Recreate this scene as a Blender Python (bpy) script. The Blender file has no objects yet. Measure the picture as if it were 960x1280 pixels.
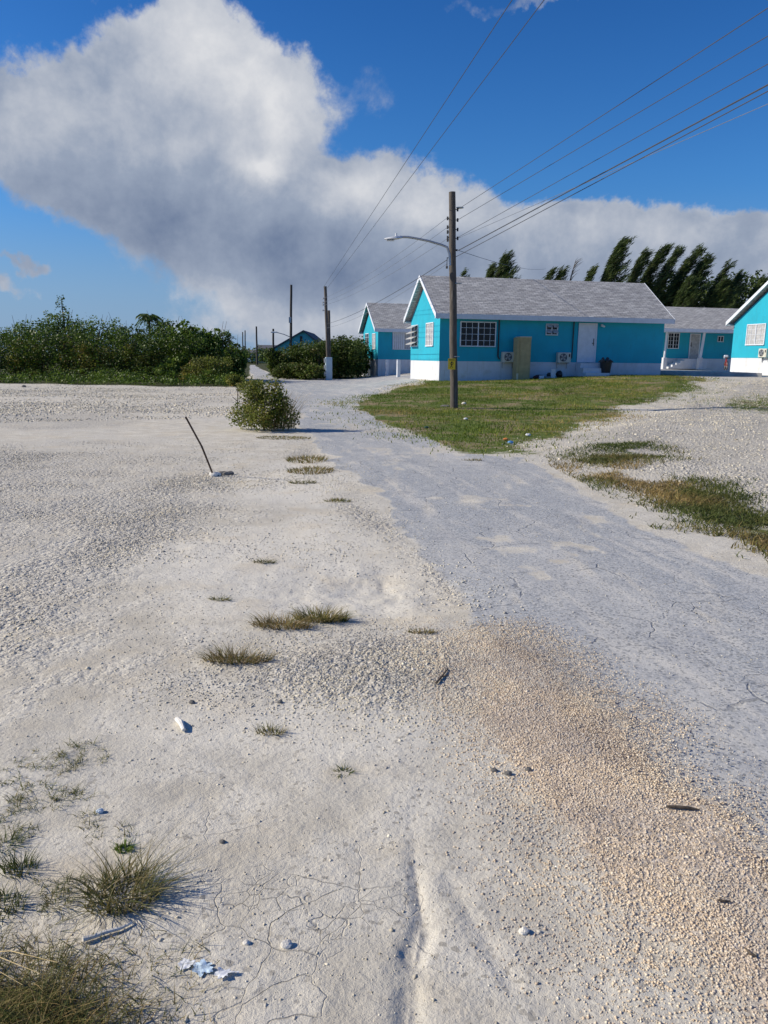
import bpy, math, random
import numpy as np
from mathutils import Vector, Matrix
random.seed(7); rng = np.random.default_rng(7)
S = bpy.context.scene
C = S.collection
# ------------------------------------------------------------------ camera
F_PX, EYE = 962.0, 1.6
P = math.atan(194/962.0); RHO = 0.012
fw = np.array([0, math.cos(P), -math.sin(P)]); r0 = np.array([1.0, 0, 0]); u0 = np.array([0, math.sin(P), math.cos(P)])
rt = r0*math.cos(RHO)+u0*math.sin(RHO); up = u0*math.cos(RHO)-r0*math.sin(RHO)
cam = bpy.data.cameras.new('camera'); cam_o = bpy.data.objects.new('camera', cam); C.objects.link(cam_o)
cam.sensor_fit = 'VERTICAL'; cam.sensor_height = 36; cam.lens = 36*F_PX/1280; cam.clip_end = 9000; cam.clip_start = .05
bk = -fw
cam_o.matrix_world = Matrix(((rt[0], up[0], bk[0], 0), (rt[1], up[1], bk[1], 0), (rt[2], up[2], bk[2], EYE), (0, 0, 0, 1)))
S.camera = cam_o
def ray(px, py): return fw+rt*(px-480)/F_PX+up*(640-py)/F_PX
def at(px, py, D):
    d = ray(px, py); t = D/d[1]; return Vector((d[0]*t, D, EYE+d[2]*t))
# ------------------------------------------------------------------ light
SUN_EL, SUN_AZ = 31.0, -88.0        # azimuth measured from +Y towards +X
sdir = Vector((math.sin(math.radians(SUN_AZ))*math.cos(math.radians(SUN_EL)), math.cos(math.radians(SUN_AZ))*math.cos(math.radians(SUN_EL)), math.sin(math.radians(SUN_EL))))
sl = bpy.data.lights.new('sun', 'SUN'); sl.energy = 4.2; sl.angle = math.radians(.5); sl.color = (1, .91, .76)
so = bpy.data.objects.new('sun', sl); C.objects.link(so); so.rotation_euler = sdir.to_track_quat('Z', 'Y').to_euler()
S.view_settings.view_transform = 'Standard'; S.view_settings.look = 'None'; S.view_settings.gamma = 1
S.view_settings.use_curve_mapping = False; S.view_settings.exposure = 0.30

class NT:
    def __init__(s, nt): s.nt = nt; s.nodes = nt.nodes; s.links = nt.links
    def n(s, typ, **kw):
        nd = s.nodes.new(typ)
        for k, v in kw.items():
            if k.startswith('i_'):
                key = k[2:]; key = int(key) if key.isdigit() else key
                sock = nd.inputs[key]
                if isinstance(v, bpy.types.NodeSocket): s.links.new(v, sock)
                else: sock.default_value = v
            else: setattr(nd, k, v)
        return nd
    def m(s, op, a, b=None, c=None, clamp=False):
        nd = s.nodes.new('ShaderNodeMath'); nd.operation = op; nd.use_clamp = clamp
        for i, v in enumerate((a, b, c)):
            if v is None: continue
            if isinstance(v, bpy.types.NodeSocket): s.links.new(v, nd.inputs[i])
            else: nd.inputs[i].default_value = v
        return nd.outputs[0]
    def v(s, op, a, b=None):
        nd = s.nodes.new('ShaderNodeVectorMath'); nd.operation = op
        for i, v in enumerate((a, b)):
            if v is None: continue
            if isinstance(v, bpy.types.NodeSocket): s.links.new(v, nd.inputs[i])
            else: nd.inputs[i].default_value = v
        return nd.outputs['Value'] if op in ('LENGTH', 'DOT_PRODUCT') else nd.outputs[0]
    def mix(s, f, a, b, mode='MIX'):
        nd = s.nodes.new('ShaderNodeMix'); nd.data_type = 'RGBA'; nd.blend_type = mode
        for k, v in ((0, f), (6, a), (7, b)):
            if isinstance(v, bpy.types.NodeSocket): s.links.new(v, nd.inputs[k])
            else:
                if k and len(v) == 3: v = (*v, 1)
                nd.inputs[k].default_value = v
        return nd.outputs[2]
    def ss(s, x, lo, hi):
        nd = s.nodes.new('ShaderNodeMapRange'); nd.interpolation_type = 'SMOOTHSTEP'
        s.links.new(x, nd.inputs[0]); nd.inputs[1].default_value = lo; nd.inputs[2].default_value = hi
        nd.inputs[3].default_value = 0; nd.inputs[4].default_value = 1
        return nd.outputs[0]
    def noise(s, vec, scale, detail=4, rough=.5, dist=0.0):
        nd = s.n('ShaderNodeTexNoise'); s.links.new(vec, nd.inputs['Vector'])
        nd.inputs['Scale'].default_value = scale; nd.inputs['Detail'].default_value = detail
        nd.inputs['Roughness'].default_value = rough; nd.inputs['Distortion'].default_value = dist
        return nd.outputs[0]
    def voro(s, vec, scale, feature='F1', out=0, rand=1.0):
        nd = s.n('ShaderNodeTexVoronoi', feature=feature); s.links.new(vec, nd.inputs['Vector'])
        nd.inputs['Scale'].default_value = scale; nd.inputs['Randomness'].default_value = rand
        return nd.outputs[out]

def build_world():
    w = bpy.data.worlds.new('World'); S.world = w; w.use_nodes = True
    t = NT(w.node_tree); t.nodes.clear()
    sky = t.n('ShaderNodeTexSky', sky_type='NISHITA', sun_disc=False)
    sky.sun_elevation = math.radians(SUN_EL); sky.sun_rotation = math.radians(SUN_AZ)
    sky.air_density = 1.0; sky.dust_density = .25; sky.ozone_density = 2.5
    tc = t.n('ShaderNodeTexCoord'); d = t.v('NORMALIZE', tc.outputs['Generated'])
    sp = t.n('ShaderNodeSeparateXYZ'); t.links.new(d, sp.inputs[0])
    az = t.m('ARCTAN2', sp.outputs[0], sp.outputs[1]); el = t.m('ARCSINE', sp.outputs[2])
    def ang(px, py):
        r = ray(px, py); r = r/np.linalg.norm(r); return math.atan2(r[0], r[1]), math.asin(r[2])
    blobs = [(262, 48, 100, 75, 1), (310, 115, 95, 75, 1), (215, 130, 110, 80, 1), (40, 150, 150, 75, 1), (175, 205, 150, 72, 1),
             (300, 275, 150, 66, 1), (420, 290, 130, 82, 1), (525, 290, 110, 62, 1), (660, 322, 160, 58, .95), (755, 315, 130, 52, .95), (820, 330, 170, 52, .95),
             (970, 335, 130, 50, .95), (420, 365, 170, 42, .60), (640, 385, 420, 48, .9), (330, 425, 220, 22, .40), (28, 318, 40, 14, .62), (0, 352, 48, 18, .6),
             (650, -2, 110, 24, .62), (860, -4, 70, 22, .55), (466, 92, 55, 55, .36), (-260, 130, 190, 110, 1), (1250, 310, 190, 90, 1),
             (1080, -380, 200, 60, .9), (-420, -260, 250, 90, .9)]
    tones = [(265, 50, 120, 75, .36), (335, 120, 60, 70, .32), (300, 395, 500, 30, .20), (800, 395, 400, 30, .12), (60, 140, 150, 55, .12), (440, 240, 70, 30, .30), (540, 255, 80, 30, .22), (330, 208, 26, 16, .35), (680, 285, 160, 26, .16),
             (860, 300, 120, 24, .10), (250, 180, 90, 50, .10), (320, 300, 170, 60, -.17), (190, 280, 140, 50, -.14), (470, 350, 160, 50, -.16), (350, 240, 60, 30, -.12), (700, 370, 200, 40, -.06), (60, 235, 110, 40, -.05)]
    off = Vector((-.05, 0, .045))        # step towards the sun: up and to the left
    wn = t.n('ShaderNodeTexNoise'); t.links.new(d, wn.inputs['Vector']); wn.inputs['Scale'].default_value = 6.0; wn.inputs['Detail'].default_value = 8; wn.inputs['Roughness'].default_value = .62
    wv = t.n('ShaderNodeSeparateColor'); t.links.new(wn.outputs['Color'], wv.inputs[0])
    azw = t.m('MULTIPLY_ADD', t.m('SUBTRACT', wv.outputs[0], .5), .24, az); elw = t.m('MULTIPLY_ADD', t.m('SUBTRACT', wv.outputs[1], .5), .17, el)
    n1 = t.noise(d, 9, 8, .62, .15); n1b = t.noise(t.v('ADD', d, tuple(off*.5)), 9, 5, .6)
    def gauss(lst, A_, E_):
        tot = None
        for (x, y, rx, ry, wgt) in lst:
            a0, e0 = ang(x, y); a1, _ = ang(x+rx, y); _, e1 = ang(x, y-ry)
            ka, ke = 1/abs(a1-a0), 1/abs(e1-e0)
            da = t.m('MULTIPLY_ADD', A_, ka, -a0*ka); de = t.m('MULTIPLY_ADD', E_, ke, -e0*ke)
            q = t.m('MULTIPLY_ADD', da, da, t.m('MULTIPLY', de, de))
            g = t.m('POWER', math.exp(-1), q)
            tot = t.m('MULTIPLY', g, wgt) if tot is None else t.m('MULTIPLY_ADD', g, wgt, tot)
        return tot
    tot = t.m('MINIMUM', gauss(blobs, azw, elw), 1.4)
    tone = gauss(tones, t.m('MULTIPLY_ADD', t.m('SUBTRACT', azw, az), .5, az), t.m('MULTIPLY_ADD', t.m('SUBTRACT', elw, el), .5, el))
    f0 = t.m('MULTIPLY_ADD', t.m('SUBTRACT', n1, .5), .9, tot)
    relief = t.m('SUBTRACT', n1, n1b)
    alpha = t.ss(f0, .36, .70)
    lit = t.m('ADD', t.m('MULTIPLY_ADD', relief, .80, .47), tone)
    lit = t.m('MULTIPLY_ADD', t.m('SUBTRACT', n1, .5), .14, lit)
    lit = t.m('MULTIPLY_ADD', t.m('SUBTRACT', 1.0, t.ss(f0, .4, .95)), .10, lit, clamp=True)
    ccol = t.mix(t.m('MULTIPLY', t.m('SUBTRACT', lit, .45), 1.82, clamp=True), t.mix(t.m('MULTIPLY', lit, 2.22, clamp=True), (1.55, 2.15, 3.5), (3.5, 4.15, 5.4)), (8.3, 8.4, 8.7))
    # clear sky: saturated
    hs = t.n('ShaderNodeHueSaturation'); t.links.new(sky.outputs[0], hs.inputs['Color']); hs.inputs['Saturation'].default_value = 1.28; hs.inputs['Value'].default_value = 1.0
    gm = t.mix(1.0, hs.outputs[0], t.mix(t.ss(el, .0, .22), (.52, .655, 1.0), t.mix(t.ss(el, .20, .62), (.56, .94, 1.34), (.36, .70, 1.14))), 'MULTIPLY')
    gm = t.mix(t.m('MULTIPLY', t.m('SUBTRACT', 1.0, t.ss(el, -.01, .20)), .8), gm, (2.7, 4.35, 6.9))
    fin = t.mix(alpha, gm, ccol)
    bg = t.n('ShaderNodeBackground'); t.links.new(fin, bg.inputs[0]); bg.inputs[1].default_value = .072
    out = t.n('ShaderNodeOutputWorld'); t.links.new(bg.outputs[0], out.inputs[0])
build_world()
# ------------------------------------------------------------------ numeric helpers
def lattice(ix, iy, seed):
    h = (ix.astype(np.int64)*374761393+iy.astype(np.int64)*668265263+seed*1274126177) & 0xffffffff
    h = ((h ^ (h >> 13))*1274126177) & 0xffffffff
    return ((h ^ (h >> 16)) & 0xffff)/65535.0
def vnoise(x, y, seed=0):
    ix = np.floor(x); iy = np.floor(y); fx = x-ix; fy = y-iy
    fx = fx*fx*(3-2*fx); fy = fy*fy*(3-2*fy)
    a = lattice(ix, iy, seed); b = lattice(ix+1, iy, seed); c = lattice(ix, iy+1, seed); d = lattice(ix+1, iy+1, seed)
    return (a*(1-fx)+b*fx)*(1-fy)+(c*(1-fx)+d*fx)*fy
def fbm(x, y, scale, octs=4, seed=0):
    x = np.asarray(x, float); y = np.asarray(y, float)
    s = np.zeros_like(x); amp = .5; tot = 0
    for o in range(octs):
        s += amp*vnoise(x*scale, y*scale, seed+o*17); tot += amp; amp *= .5; scale *= 2.03
    return s/tot*2-1
def sm(t): t = np.clip(t, 0, 1); return t*t*(3-2*t)
def terr(x, y):
    x = np.asarray(x, float); y = np.asarray(y, float)
    z = .45*sm((y-22)/15)*sm((x+3)/5.5)+.35*sm((y-20)/18)*sm((x-3)/10)
    z = z+.10*sm((x-4)/3)*sm((y-7)/4)*sm((24-y)/8)
    return z*1.0
def G(px, py):
    d = ray(px, py); z = 0.0
    for _ in range(25):
        t = (z-EYE)/min(d[2], -1e-4); x, y = d[0]*t, d[1]*t; z = .5*z+.5*float(terr(x, y))
    return (x, y)
def poly(pts): return np.array([G(*p) for p in pts])
def sdist(poly_, x, y):
    """signed distance, positive inside"""
    n = len(poly_); best = np.full(x.shape, 1e9); ins = np.zeros(x.shape, bool)
    for i in range(n):
        ax, ay = poly_[i]; bx, by = poly_[(i+1) % n]
        ex, ey = bx-ax, by-ay; L = ex*ex+ey*ey+1e-12
        t = np.clip(((x-ax)*ex+(y-ay)*ey)/L, 0, 1)
        best = np.minimum(best, (x-ax-t*ex)**2+(y-ay-t*ey)**2)
        cond = ((ay > y) != (by > y)) & (x < (bx-ax)*(y-ay)/(by-ay+1e-12)+ax)
        ins ^= cond
    b = np.sqrt(best); return np.where(ins, b, -b)
def linedist(pts, x, y):
    best = np.full(x.shape, 1e9)
    for i in range(len(pts)-1):
        ax, ay = pts[i]; bx, by = pts[i+1]; ex, ey = bx-ax, by-ay; L = ex*ex+ey*ey+1e-12
        t = np.clip(((x-ax)*ex+(y-ay)*ey)/L, 0, 1)
        best = np.minimum(best, (x-ax-t*ex)**2+(y-ay-t*ey)**2)
    return np.sqrt(best)
# ------------------------------------------------------------------ zones of the ground
road_p = poly([(1250, 1500), (1100, 1230), (960, 1050), (905, 1005), (845, 985), (795, 945), (735, 885), (690, 835), (640, 800), (592, 782), (590, 738), (560, 715),
               (525, 690), (495, 650), (462, 612), (432, 585), (402, 560), (380, 540), (368, 512), (350, 495), (325, 480), (311, 463), (309, 456),
               (318, 456), (348, 474), (440, 476), (505, 474), (525, 476), (450, 498), (448, 512), (500, 541), (585, 566), (660, 572), (722, 606), (780, 650), (860, 688), (960, 722), (1250, 800), (1900, 1000)])
drive_p = poly([(348, 474), (440, 474), (470, 468), (530, 471), (520, 477), (455, 497), (440, 500), (400, 496)])
tan_p = poly([(585, 800), (640, 800), (690, 835), (735, 885), (795, 945), (850, 985), (905, 1005), (960, 1060), (1080, 1200), (1080, 1420), (900, 1300), (780, 1160), (700, 1040), (640, 975), (600, 900), (570, 840)])
heap_p = poly([(275, 850), (325, 812), (440, 795), (560, 800), (600, 835), (580, 868), (480, 885), (340, 872)])
lotg_p = poly([(-900, 640), (0, 560), (200, 560), (330, 600), (300, 650), (370, 690), (250, 740), (170, 770), (235, 860), (120, 905), (-60, 880), (-700, 900)])
edge_p = poly([(370, 545), (440, 600), (500, 670), (560, 715), (590, 760), (560, 745), (520, 710), (450, 660), (400, 620), (360, 570)])
rgr_p = poly([(700, 545), (780, 520), (850, 500), (890, 480), (960, 474), (1300, 478), (1400, 640), (1000, 660), (900, 640), (830, 605), (730, 590), (670, 565)])
lawn_p = poly([(446, 505), (470, 493), (525, 478), (560, 474), (640, 472), (828, 469), (880, 472), (868, 486), (830, 498), (760, 512), (700, 532), (640, 562), (600, 564), (550, 556), (500, 541), (455, 518)])
weed_ps = [poly([(720, 575), (800, 560), (815, 572), (790, 600), (830, 600), (900, 620), (960, 640), (1100, 680), (1200, 760), (960, 706), (900, 668), (850, 655), (800, 615), (745, 600)]),
           poly([(880, 505), (960, 496), (1100, 500), (1100, 525), (960, 520), (900, 514)])]
clay_p = poly([(120, 1180), (260, 1020), (420, 1060), (520, 1100), (520, 1400), (100, 1400), (150, 1250)])
pale_ps = [poly(q) for q in ([(150, 690), (420, 640), (520, 700), (560, 780), (430, 790), (250, 790), (150, 760)], [(100, 900), (280, 870), (520, 900), (560, 1000), (300, 960), (100, 960)],
                             [(275, 600), (420, 560), (470, 610), (400, 630), (290, 625)])]
corner_p = poly([(-300, 1150), (0, 1180), (70, 1190), (140, 1230), (180, 1290), (200, 1450), (-500, 1450)])
thick_p = np.array([G(-1500, 480), G(0, 479), G(160, 482), G(290, 484), G(312, 470), (-33, 190), (-400, 190)])
hedge_p = np.array([G(318, 457), G(350, 473), G(440, 474), G(452, 467), (-1.5, 70), (-5, 110), (-24, 170)])
rut = [G(512, 1010), G(520, 1090), G(528, 1150), G(514, 1220), G(508, 1330)]
rut2 = [G(560, 1100), G(640, 1230)]
hole = G(475, 735)
def relief(x, y):
    z = terr(x, y)+fbm(x, y, .35, 3, 5)*.02*sm(np.hypot(x, y)/4)
    z = z+fbm(x, y, 2.2, 4, 9)*.009
    dr = sdist(road_p, x, y)
    near = np.exp(-(np.hypot(x, y)/9)**2)
    z = z+fbm(x, y, 14, 3, 21)*.0035*near*np.where(dr > 0, .4, 1)
    d = linedist(rut, x, y)+fbm(x, y, 7, 4, 3)*.030
    z = z-.013*sm((rut[0][1]-.05-y)/.45)*np.exp(-(d/.03)**2)*(1+.5*fbm(x, y, 12, 2, 77))+.0012*np.exp(-((d-.09)/.035)**2)
    d = linedist(rut2, x, y); z = z-.005*np.exp(-(d/.03)**2)
    z = z-.06*np.exp(-(((x-hole[0])/.75)**2+((y-hole[1])/.6)**2))*(1+.5*fbm(x, y, 5, 3, 8))
    z = z+.012*sm(sdist(tan_p, x, y)/.6)+.012*sm(sdist(heap_p, x, y)/.4)
    z = z+sm(sdist(lotg_p, x, y)/.8)*fbm(x, y, 5, 4, 31)*.011
    z = z+sm(sdist(rgr_p, x, y)/1.5)*(.09+.05*fbm(x, y, 1.1, 4, 41))
    return z
def gz(x, y): return float(relief(np.array([x]), np.array([y]))[0])
def gp(px, py): x, y = G(px, py); return Vector((x, y, gz(x, y)))
# ------------------------------------------------------------------ mesh helpers
def tag(o, label=None, cat=None, group=None, kind=None):
    if label: o['label'] = label
    if cat: o['category'] = cat
    if group: o['group'] = group
    if kind: o['kind'] = kind
    return o
def empty(name, loc, rz=0, **k):
    o = bpy.data.objects.new(name, None); C.objects.link(o); o.location = loc; o.rotation_euler = (0, 0, rz); o.empty_display_size = .1
    return tag(o, **k)
def link(name, me, m, parent=None, smooth=False):
    if m: me.materials.append(m)
    if smooth: me.polygons.foreach_set('use_smooth', [True]*len(me.polygons))
    o = bpy.data.objects.new(name, me); C.objects.link(o)
    if parent: o.parent = parent
    return o
def np_mesh(name, V, Fc, m, parent=None, attrs=None, smooth=False):
    """V (n,3), Fc (k,s) equal sized faces"""
    me = bpy.data.meshes.new(name); n = len(V); k, s_ = Fc.shape
    me.vertices.add(n); me.vertices.foreach_set('co', np.ascontiguousarray(V, np.float32).ravel())
    me.loops.add(k*s_); me.loops.foreach_set('vertex_index', np.ascontiguousarray(Fc, np.int32).ravel())
    me.polygons.add(k); me.polygons.foreach_set('loop_start', np.arange(0, k*s_, s_, dtype=np.int32))
    me.update(calc_edges=True)
    if attrs:
        for an, av in attrs.items():
            a = me.attributes.new(an, 'FLOAT', 'POINT'); a.data.foreach_set('value', np.ascontiguousarray(av, np.float32))
    if smooth: me.polygons.foreach_set('use_smooth', np.ones(k, bool))
    return link(name, me, m, parent)
class MB:
    def __init__(s): s.v = []; s.f = []
    def add(s, vs, fs):
        b = len(s.v); s.v += [tuple(v) for v in vs]; s.f += [tuple(i+b for i in f) for f in fs]; return s
    def box(s, a, b, bev=0.0):
        x0, y0, z0 = a; x1, y1, z1 = b
        x0, x1 = sorted((x0, x1)); y0, y1 = sorted((y0, y1)); z0, z1 = sorted((z0, z1))
        if bev <= 0:
            return s.add([(x0, y0, z0), (x1, y0, z0), (x1, y1, z0), (x0, y1, z0), (x0, y0, z1), (x1, y0, z1), (x1, y1, z1), (x0, y1, z1)],
                         [(0, 3, 2, 1), (4, 5, 6, 7), (0, 1, 5, 4), (1, 2, 6, 5), (2, 3, 7, 6), (3, 0, 4, 7)])
        c = bev; r = []
        def ring(z, i): return [(x0+c+i, y0+i, z), (x1-c-i, y0+i, z), (x1-i, y0+c+i, z), (x1-i, y1-c-i, z), (x1-c-i, y1-i, z), (x0+c+i, y1-i, z), (x0+i, y1-c-i, z), (x0+i, y0+c+i, z)]
        vs = ring(z0, 0)+ring(z1-c, 0)+ring(z1, c*.7)
        fs = [tuple(range(7, -1, -1)), tuple(range(16, 24))]
        for L in (0, 8):
            for i in range(8): j = (i+1) % 8; fs.append((L+i, L+j, L+8+j, L+8+i))
        return s.add(vs, fs)
    def tube(s, pts, rad, n=8, cap=True):
        pts = [Vector(p) for p in pts]; rad = rad if isinstance(rad, (list, tuple)) else [rad]*len(pts)
        vs = []; fs = []
        for i, p in enumerate(pts):
            d = (pts[min(i+1, len(pts)-1)]-pts[max(i-1, 0)]).normalized()
            a = d.cross(Vector((0, 0, 1)) if abs(d.z) < .95 else Vector((1, 0, 0))).normalized(); b = d.cross(a)
            for k in range(n): w = 2*math.pi*k/n; vs.append(p+(a*math.cos(w)+b*math.sin(w))*rad[i])
        for i in range(len(pts)-1):
            for k in range(n): k2 = (k+1) % n; fs.append((i*n+k, i*n+k2, (i+1)*n+k2, (i+1)*n+k))
        if cap: fs.append(tuple(range(n-1, -1, -1))); fs.append(tuple(range(len(vs)-n, len(vs))))
        return s.add(vs, fs)
    def prism(s, pts2, y0, y1):
        """polygon in x,z extruded along y"""
        n = len(pts2); vs = [(x, y0, z) for x, z in pts2]+[(x, y1, z) for x, z in pts2]
        return s.add(vs, [tuple(range(n)), tuple(range(2*n-1, n-1, -1))]+[(i, i+n, (i+1) % n+n, (i+1) % n) for i in range(n)])
    def prismx(s, pts2, x0, x1):
        n = len(pts2); vs = [(x0, y, z) for y, z in pts2]+[(x1, y, z) for y, z in pts2]
        return s.add(vs, [tuple(range(n)), tuple(range(2*n-1, n-1, -1))]+[(i, i+n, (i+1) % n+n, (i+1) % n) for i in range(n)])
    def build(s, name, m, parent=None, smooth=False):
        me = bpy.data.meshes.new(name); me.from_pydata(s.v, [], s.f)
        import bmesh
        bm = bmesh.new(); bm.from_mesh(me); bmesh.ops.recalc_face_normals(bm, faces=bm.faces); bm.to_mesh(me); bm.free()
        o = link(name, me, m, parent, smooth)
        if smooth and hasattr(me, 'set_sharp_from_angle'): me.set_sharp_from_angle(angle=math.radians(40))
        return o
# ------------------------------------------------------------------ materials
def mat(name, col, rough=.8, var=.12, scale=3.0, bump=0.0, bscale=30.0, metal=0.0, stretch=(1, 1, 1), spec=.5, dirt=None, dscale=1.0, stain=None):
    m = bpy.data.materials.new(name); m.use_nodes = True; t = NT(m.node_tree)
    b = t.nodes['Principled BSDF']; b.inputs['Roughness'].default_value = rough; b.inputs['Metallic'].default_value = metal
    b.inputs['Specular IOR Level'].default_value = spec
    tc = t.n('ShaderNodeTexCoord'); mp = t.n('ShaderNodeMapping'); t.links.new(tc.outputs['Object'], mp.inputs[0]); mp.inputs['Scale'].default_value = stretch
    nz = t.noise(mp.outputs[0], scale, 5, .6)
    c1 = tuple(c*(1-var) for c in col); c2 = tuple(min(1, c*(1+var)) for c in col)
    c = t.mix(t.ss(nz, .3, .7), c1, c2)
    if stain:
        m3 = t.n('ShaderNodeMapping'); t.links.new(tc.outputs['Object'], m3.inputs[0]); m3.inputs['Scale'].default_value = (2.2, 2.2, .28)
        c = t.mix(t.m('MULTIPLY', t.ss(t.noise(m3.outputs[0], 2.6, 6, .7), .50, .78), .55), c, stain)
        c = t.mix(t.m('MULTIPLY', t.ss(t.noise(tc.outputs['Object'], 5.5, 6, .7), .60, .72), .35), c, stain)
    if dirt: c = t.mix(t.m('MULTIPLY', t.ss(t.noise(mp.outputs[0], dscale, 6, .65), .52, .75), .7), c, dirt)
    t.links.new(c, b.inputs['Base Color'])
    if bump:
        bp = t.n('ShaderNodeBump'); bp.inputs['Strength'].default_value = .8; bp.inputs['Distance'].default_value = bump
        t.links.new(t.noise(mp.outputs[0], bscale, 4, .6), bp.inputs['Height']); t.links.new(bp.outputs[0], b.inputs['Normal'])
    return m
def tint_mat(name, cols, rough=.6, trans=.25, spec=.3, pscale=.8):
    """cols: list of colours picked along the per-item attribute tint"""
    m = bpy.data.materials.new(name); m.use_nodes = True; t = NT(m.node_tree); b = t.nodes['Principled BSDF']
    at_ = t.n('ShaderNodeAttribute', attribute_name='tint')
    cr = t.n('ShaderNodeValToRGB'); t.links.new(at_.outputs['Fac'], cr.inputs[0])
    el = cr.color_ramp.elements
    while len(el) < len(cols): el.new(.5)
    for i, c in enumerate(cols): el[i].position = i/(len(cols)-1); el[i].color = (*c, 1)
    ge = t.n('ShaderNodeNewGeometry')
    nz = t.ss(t.noise(ge.outputs['Position'], pscale, 3), .3, .7)
    c = t.mix(nz, t.mix(1, cr.outputs[0], (.8, .8, .8), 'MULTIPLY'), t.mix(1, cr.outputs[0], (1.2, 1.15, 1.0), 'MULTIPLY'))
    t.links.new(c, b.inputs['Base Color']); b.inputs['Roughness'].default_value = rough; b.inputs['Specular IOR Level'].default_value = spec
    if trans > 0:
        tr = t.n('ShaderNodeBsdfTranslucent'); t.links.new(c, tr.inputs[0]); mx = t.n('ShaderNodeMixShader'); mx.inputs[0].default_value = trans
        t.links.new(b.outputs[0], mx.inputs[1]); t.links.new(tr.outputs[0], mx.inputs[2])
        t.links.new(mx.outputs[0], t.nodes['Material Output'].inputs[0])
    return m
def ground_mat():
    m = bpy.data.materials.new('weathered_ground'); m.use_nodes = True; t = NT(m.node_tree); b = t.nodes['Principled BSDF']
    ge = t.n('ShaderNodeNewGeometry'); p = ge.outputs['Position']
    A = lambda n: t.n('ShaderNodeAttribute', attribute_name=n).outputs['Fac']
    road, tan, grav, lawn, lit, pale, clay = [A(k) for k in ('road', 'tan', 'grav', 'lawn', 'litter', 'pale', 'clay')]; lat = A('lat')
    big = t.noise(p, .45, 5, .6); mid = t.noise(p, 3.2, 6, .62, .3); fine = t.noise(p, 55, 4, .7); grain = t.noise(p, 260, 3, .7)
    wn = t.n('ShaderNodeTexNoise'); t.links.new(p, wn.inputs['Vector']); wn.inputs['Scale'].default_value = 2.5; wn.inputs['Detail'].default_value = 4
    sc = t.n('ShaderNodeVectorMath', operation='SCALE'); t.links.new(wn.outputs['Color'], sc.inputs[0]); sc.inputs['Scale'].default_value = .30
    warp = t.v('ADD', p, sc.outputs[0])
    # bare lime sand
    sand = t.mix(t.ss(mid, .3, .72), (.52, .475, .385), (.75, .70, .59))
    sand = t.mix(t.m('MULTIPLY', t.ss(big, .35, .7), .65), sand, (.60, .575, .51))
    sand = t.mix(t.m('MULTIPLY', pale, .6), sand, (.80, .755, .65))
    warm = t.ss(t.noise(p, 1.7, 4, .6), .50, .72)
    sand = t.mix(t.m('MULTIPLY', warm, .4), sand, (.64, .54, .38))
    # pebbles, cell by cell
    vo = t.n('ShaderNodeTexVoronoi'); t.links.new(p, vo.inputs['Vector']); vo.inputs['Scale'].default_value = 62
    cell = t.n('ShaderNodeSeparateColor'); t.links.new(vo.outputs['Color'], cell.inputs[0])
    vo2 = t.n('ShaderNodeTexVoronoi'); t.links.new(p, vo2.inputs['Vector']); vo2.inputs['Scale'].default_value = 23
    cell2 = t.n('ShaderNodeSeparateColor'); t.links.new(vo2.outputs['Color'], cell2.inputs[0])
    cv = t.m('ADD', t.m('MULTIPLY', cell.outputs[0], .55), t.m('MULTIPLY', cell2.outputs[0], .45))
    peb = t.mix(cv, (.33, .305, .26), (.74, .70, .62))
    pt = t.mix(cv, (.46, .375, .285), (.74, .645, .53))
    gapd = t.m('MULTIPLY', t.ss(vo.outputs['Distance'], .45, .85), .55)
    peb = t.mix(gapd, peb, (.28, .26, .22)); pt = t.mix(gapd, pt, (.34, .27, .20))
    gm_ = t.m('MULTIPLY', t.m('ADD', t.m('MULTIPLY', grav, .80), .20), t.ss(t.m('ADD', t.m('MULTIPLY', mid, .6), t.m('MULTIPLY', grav, .5)), .28, .62))
    c = t.mix(gm_, sand, peb)
    tb = t.ss(t.m('ADD', tan, t.m('MULTIPLY', t.m('SUBTRACT', fine, .5), .9)), .3, .7)
    c = t.mix(tb, c, pt)
    # hair cracks of the dried mud
    ve = t.voro(warp, 5.2, 'DISTANCE_TO_EDGE'); ve2 = t.voro(warp, 15, 'DISTANCE_TO_EDGE')
    ck = t.m('MULTIPLY', t.m('SUBTRACT', 1.0, t.ss(ve, .002, .012)), t.m('MULTIPLY', clay, t.ss(mid, .38, .55)))
    ck2 = t.m('MULTIPLY', t.m('SUBTRACT', 1.0, t.ss(ve2, .006, .032)), t.m('MULTIPLY', clay, t.ss(t.noise(p, 1.9, 3), .52, .62)))
    crack = t.m('MAXIMUM', ck, ck2)
    c = t.mix(t.m('MULTIPLY', crack, .62), c, (.24, .215, .17))
    # asphalt worn pale by lime dust, streaked along the way of travel
    mp = t.n('ShaderNodeMapping'); t.links.new(p, mp.inputs[0]); mp.inputs['Rotation'].default_value = (0, 0, math.radians(-33)); mp.inputs['Scale'].default_value = (1.0, .22, 1)
    streak = t.noise(mp.outputs[0], 2.6, 6, .62); streak2 = t.noise(mp.outputs[0], .9, 4, .6)
    sy = t.n('ShaderNodeSeparateXYZ'); t.links.new(p, sy.inputs[0]); lc = t.n('ShaderNodeCombineXYZ'); t.links.new(lat, lc.inputs[0]); t.links.new(t.m('MULTIPLY', sy.outputs[1], .11), lc.inputs[1])
    lane = t.noise(lc.outputs[0], 3.4, 6, .66, .15); lane2 = t.noise(lc.outputs[0], 1.1, 3, .5)
    asp = t.mix(t.ss(fine, .35, .65), (.29, .31, .33), (.46, .475, .485))
    asp = t.mix(t.m('MULTIPLY', t.ss(grain, .52, .68), .5), asp, (.60, .585, .55))
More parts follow.
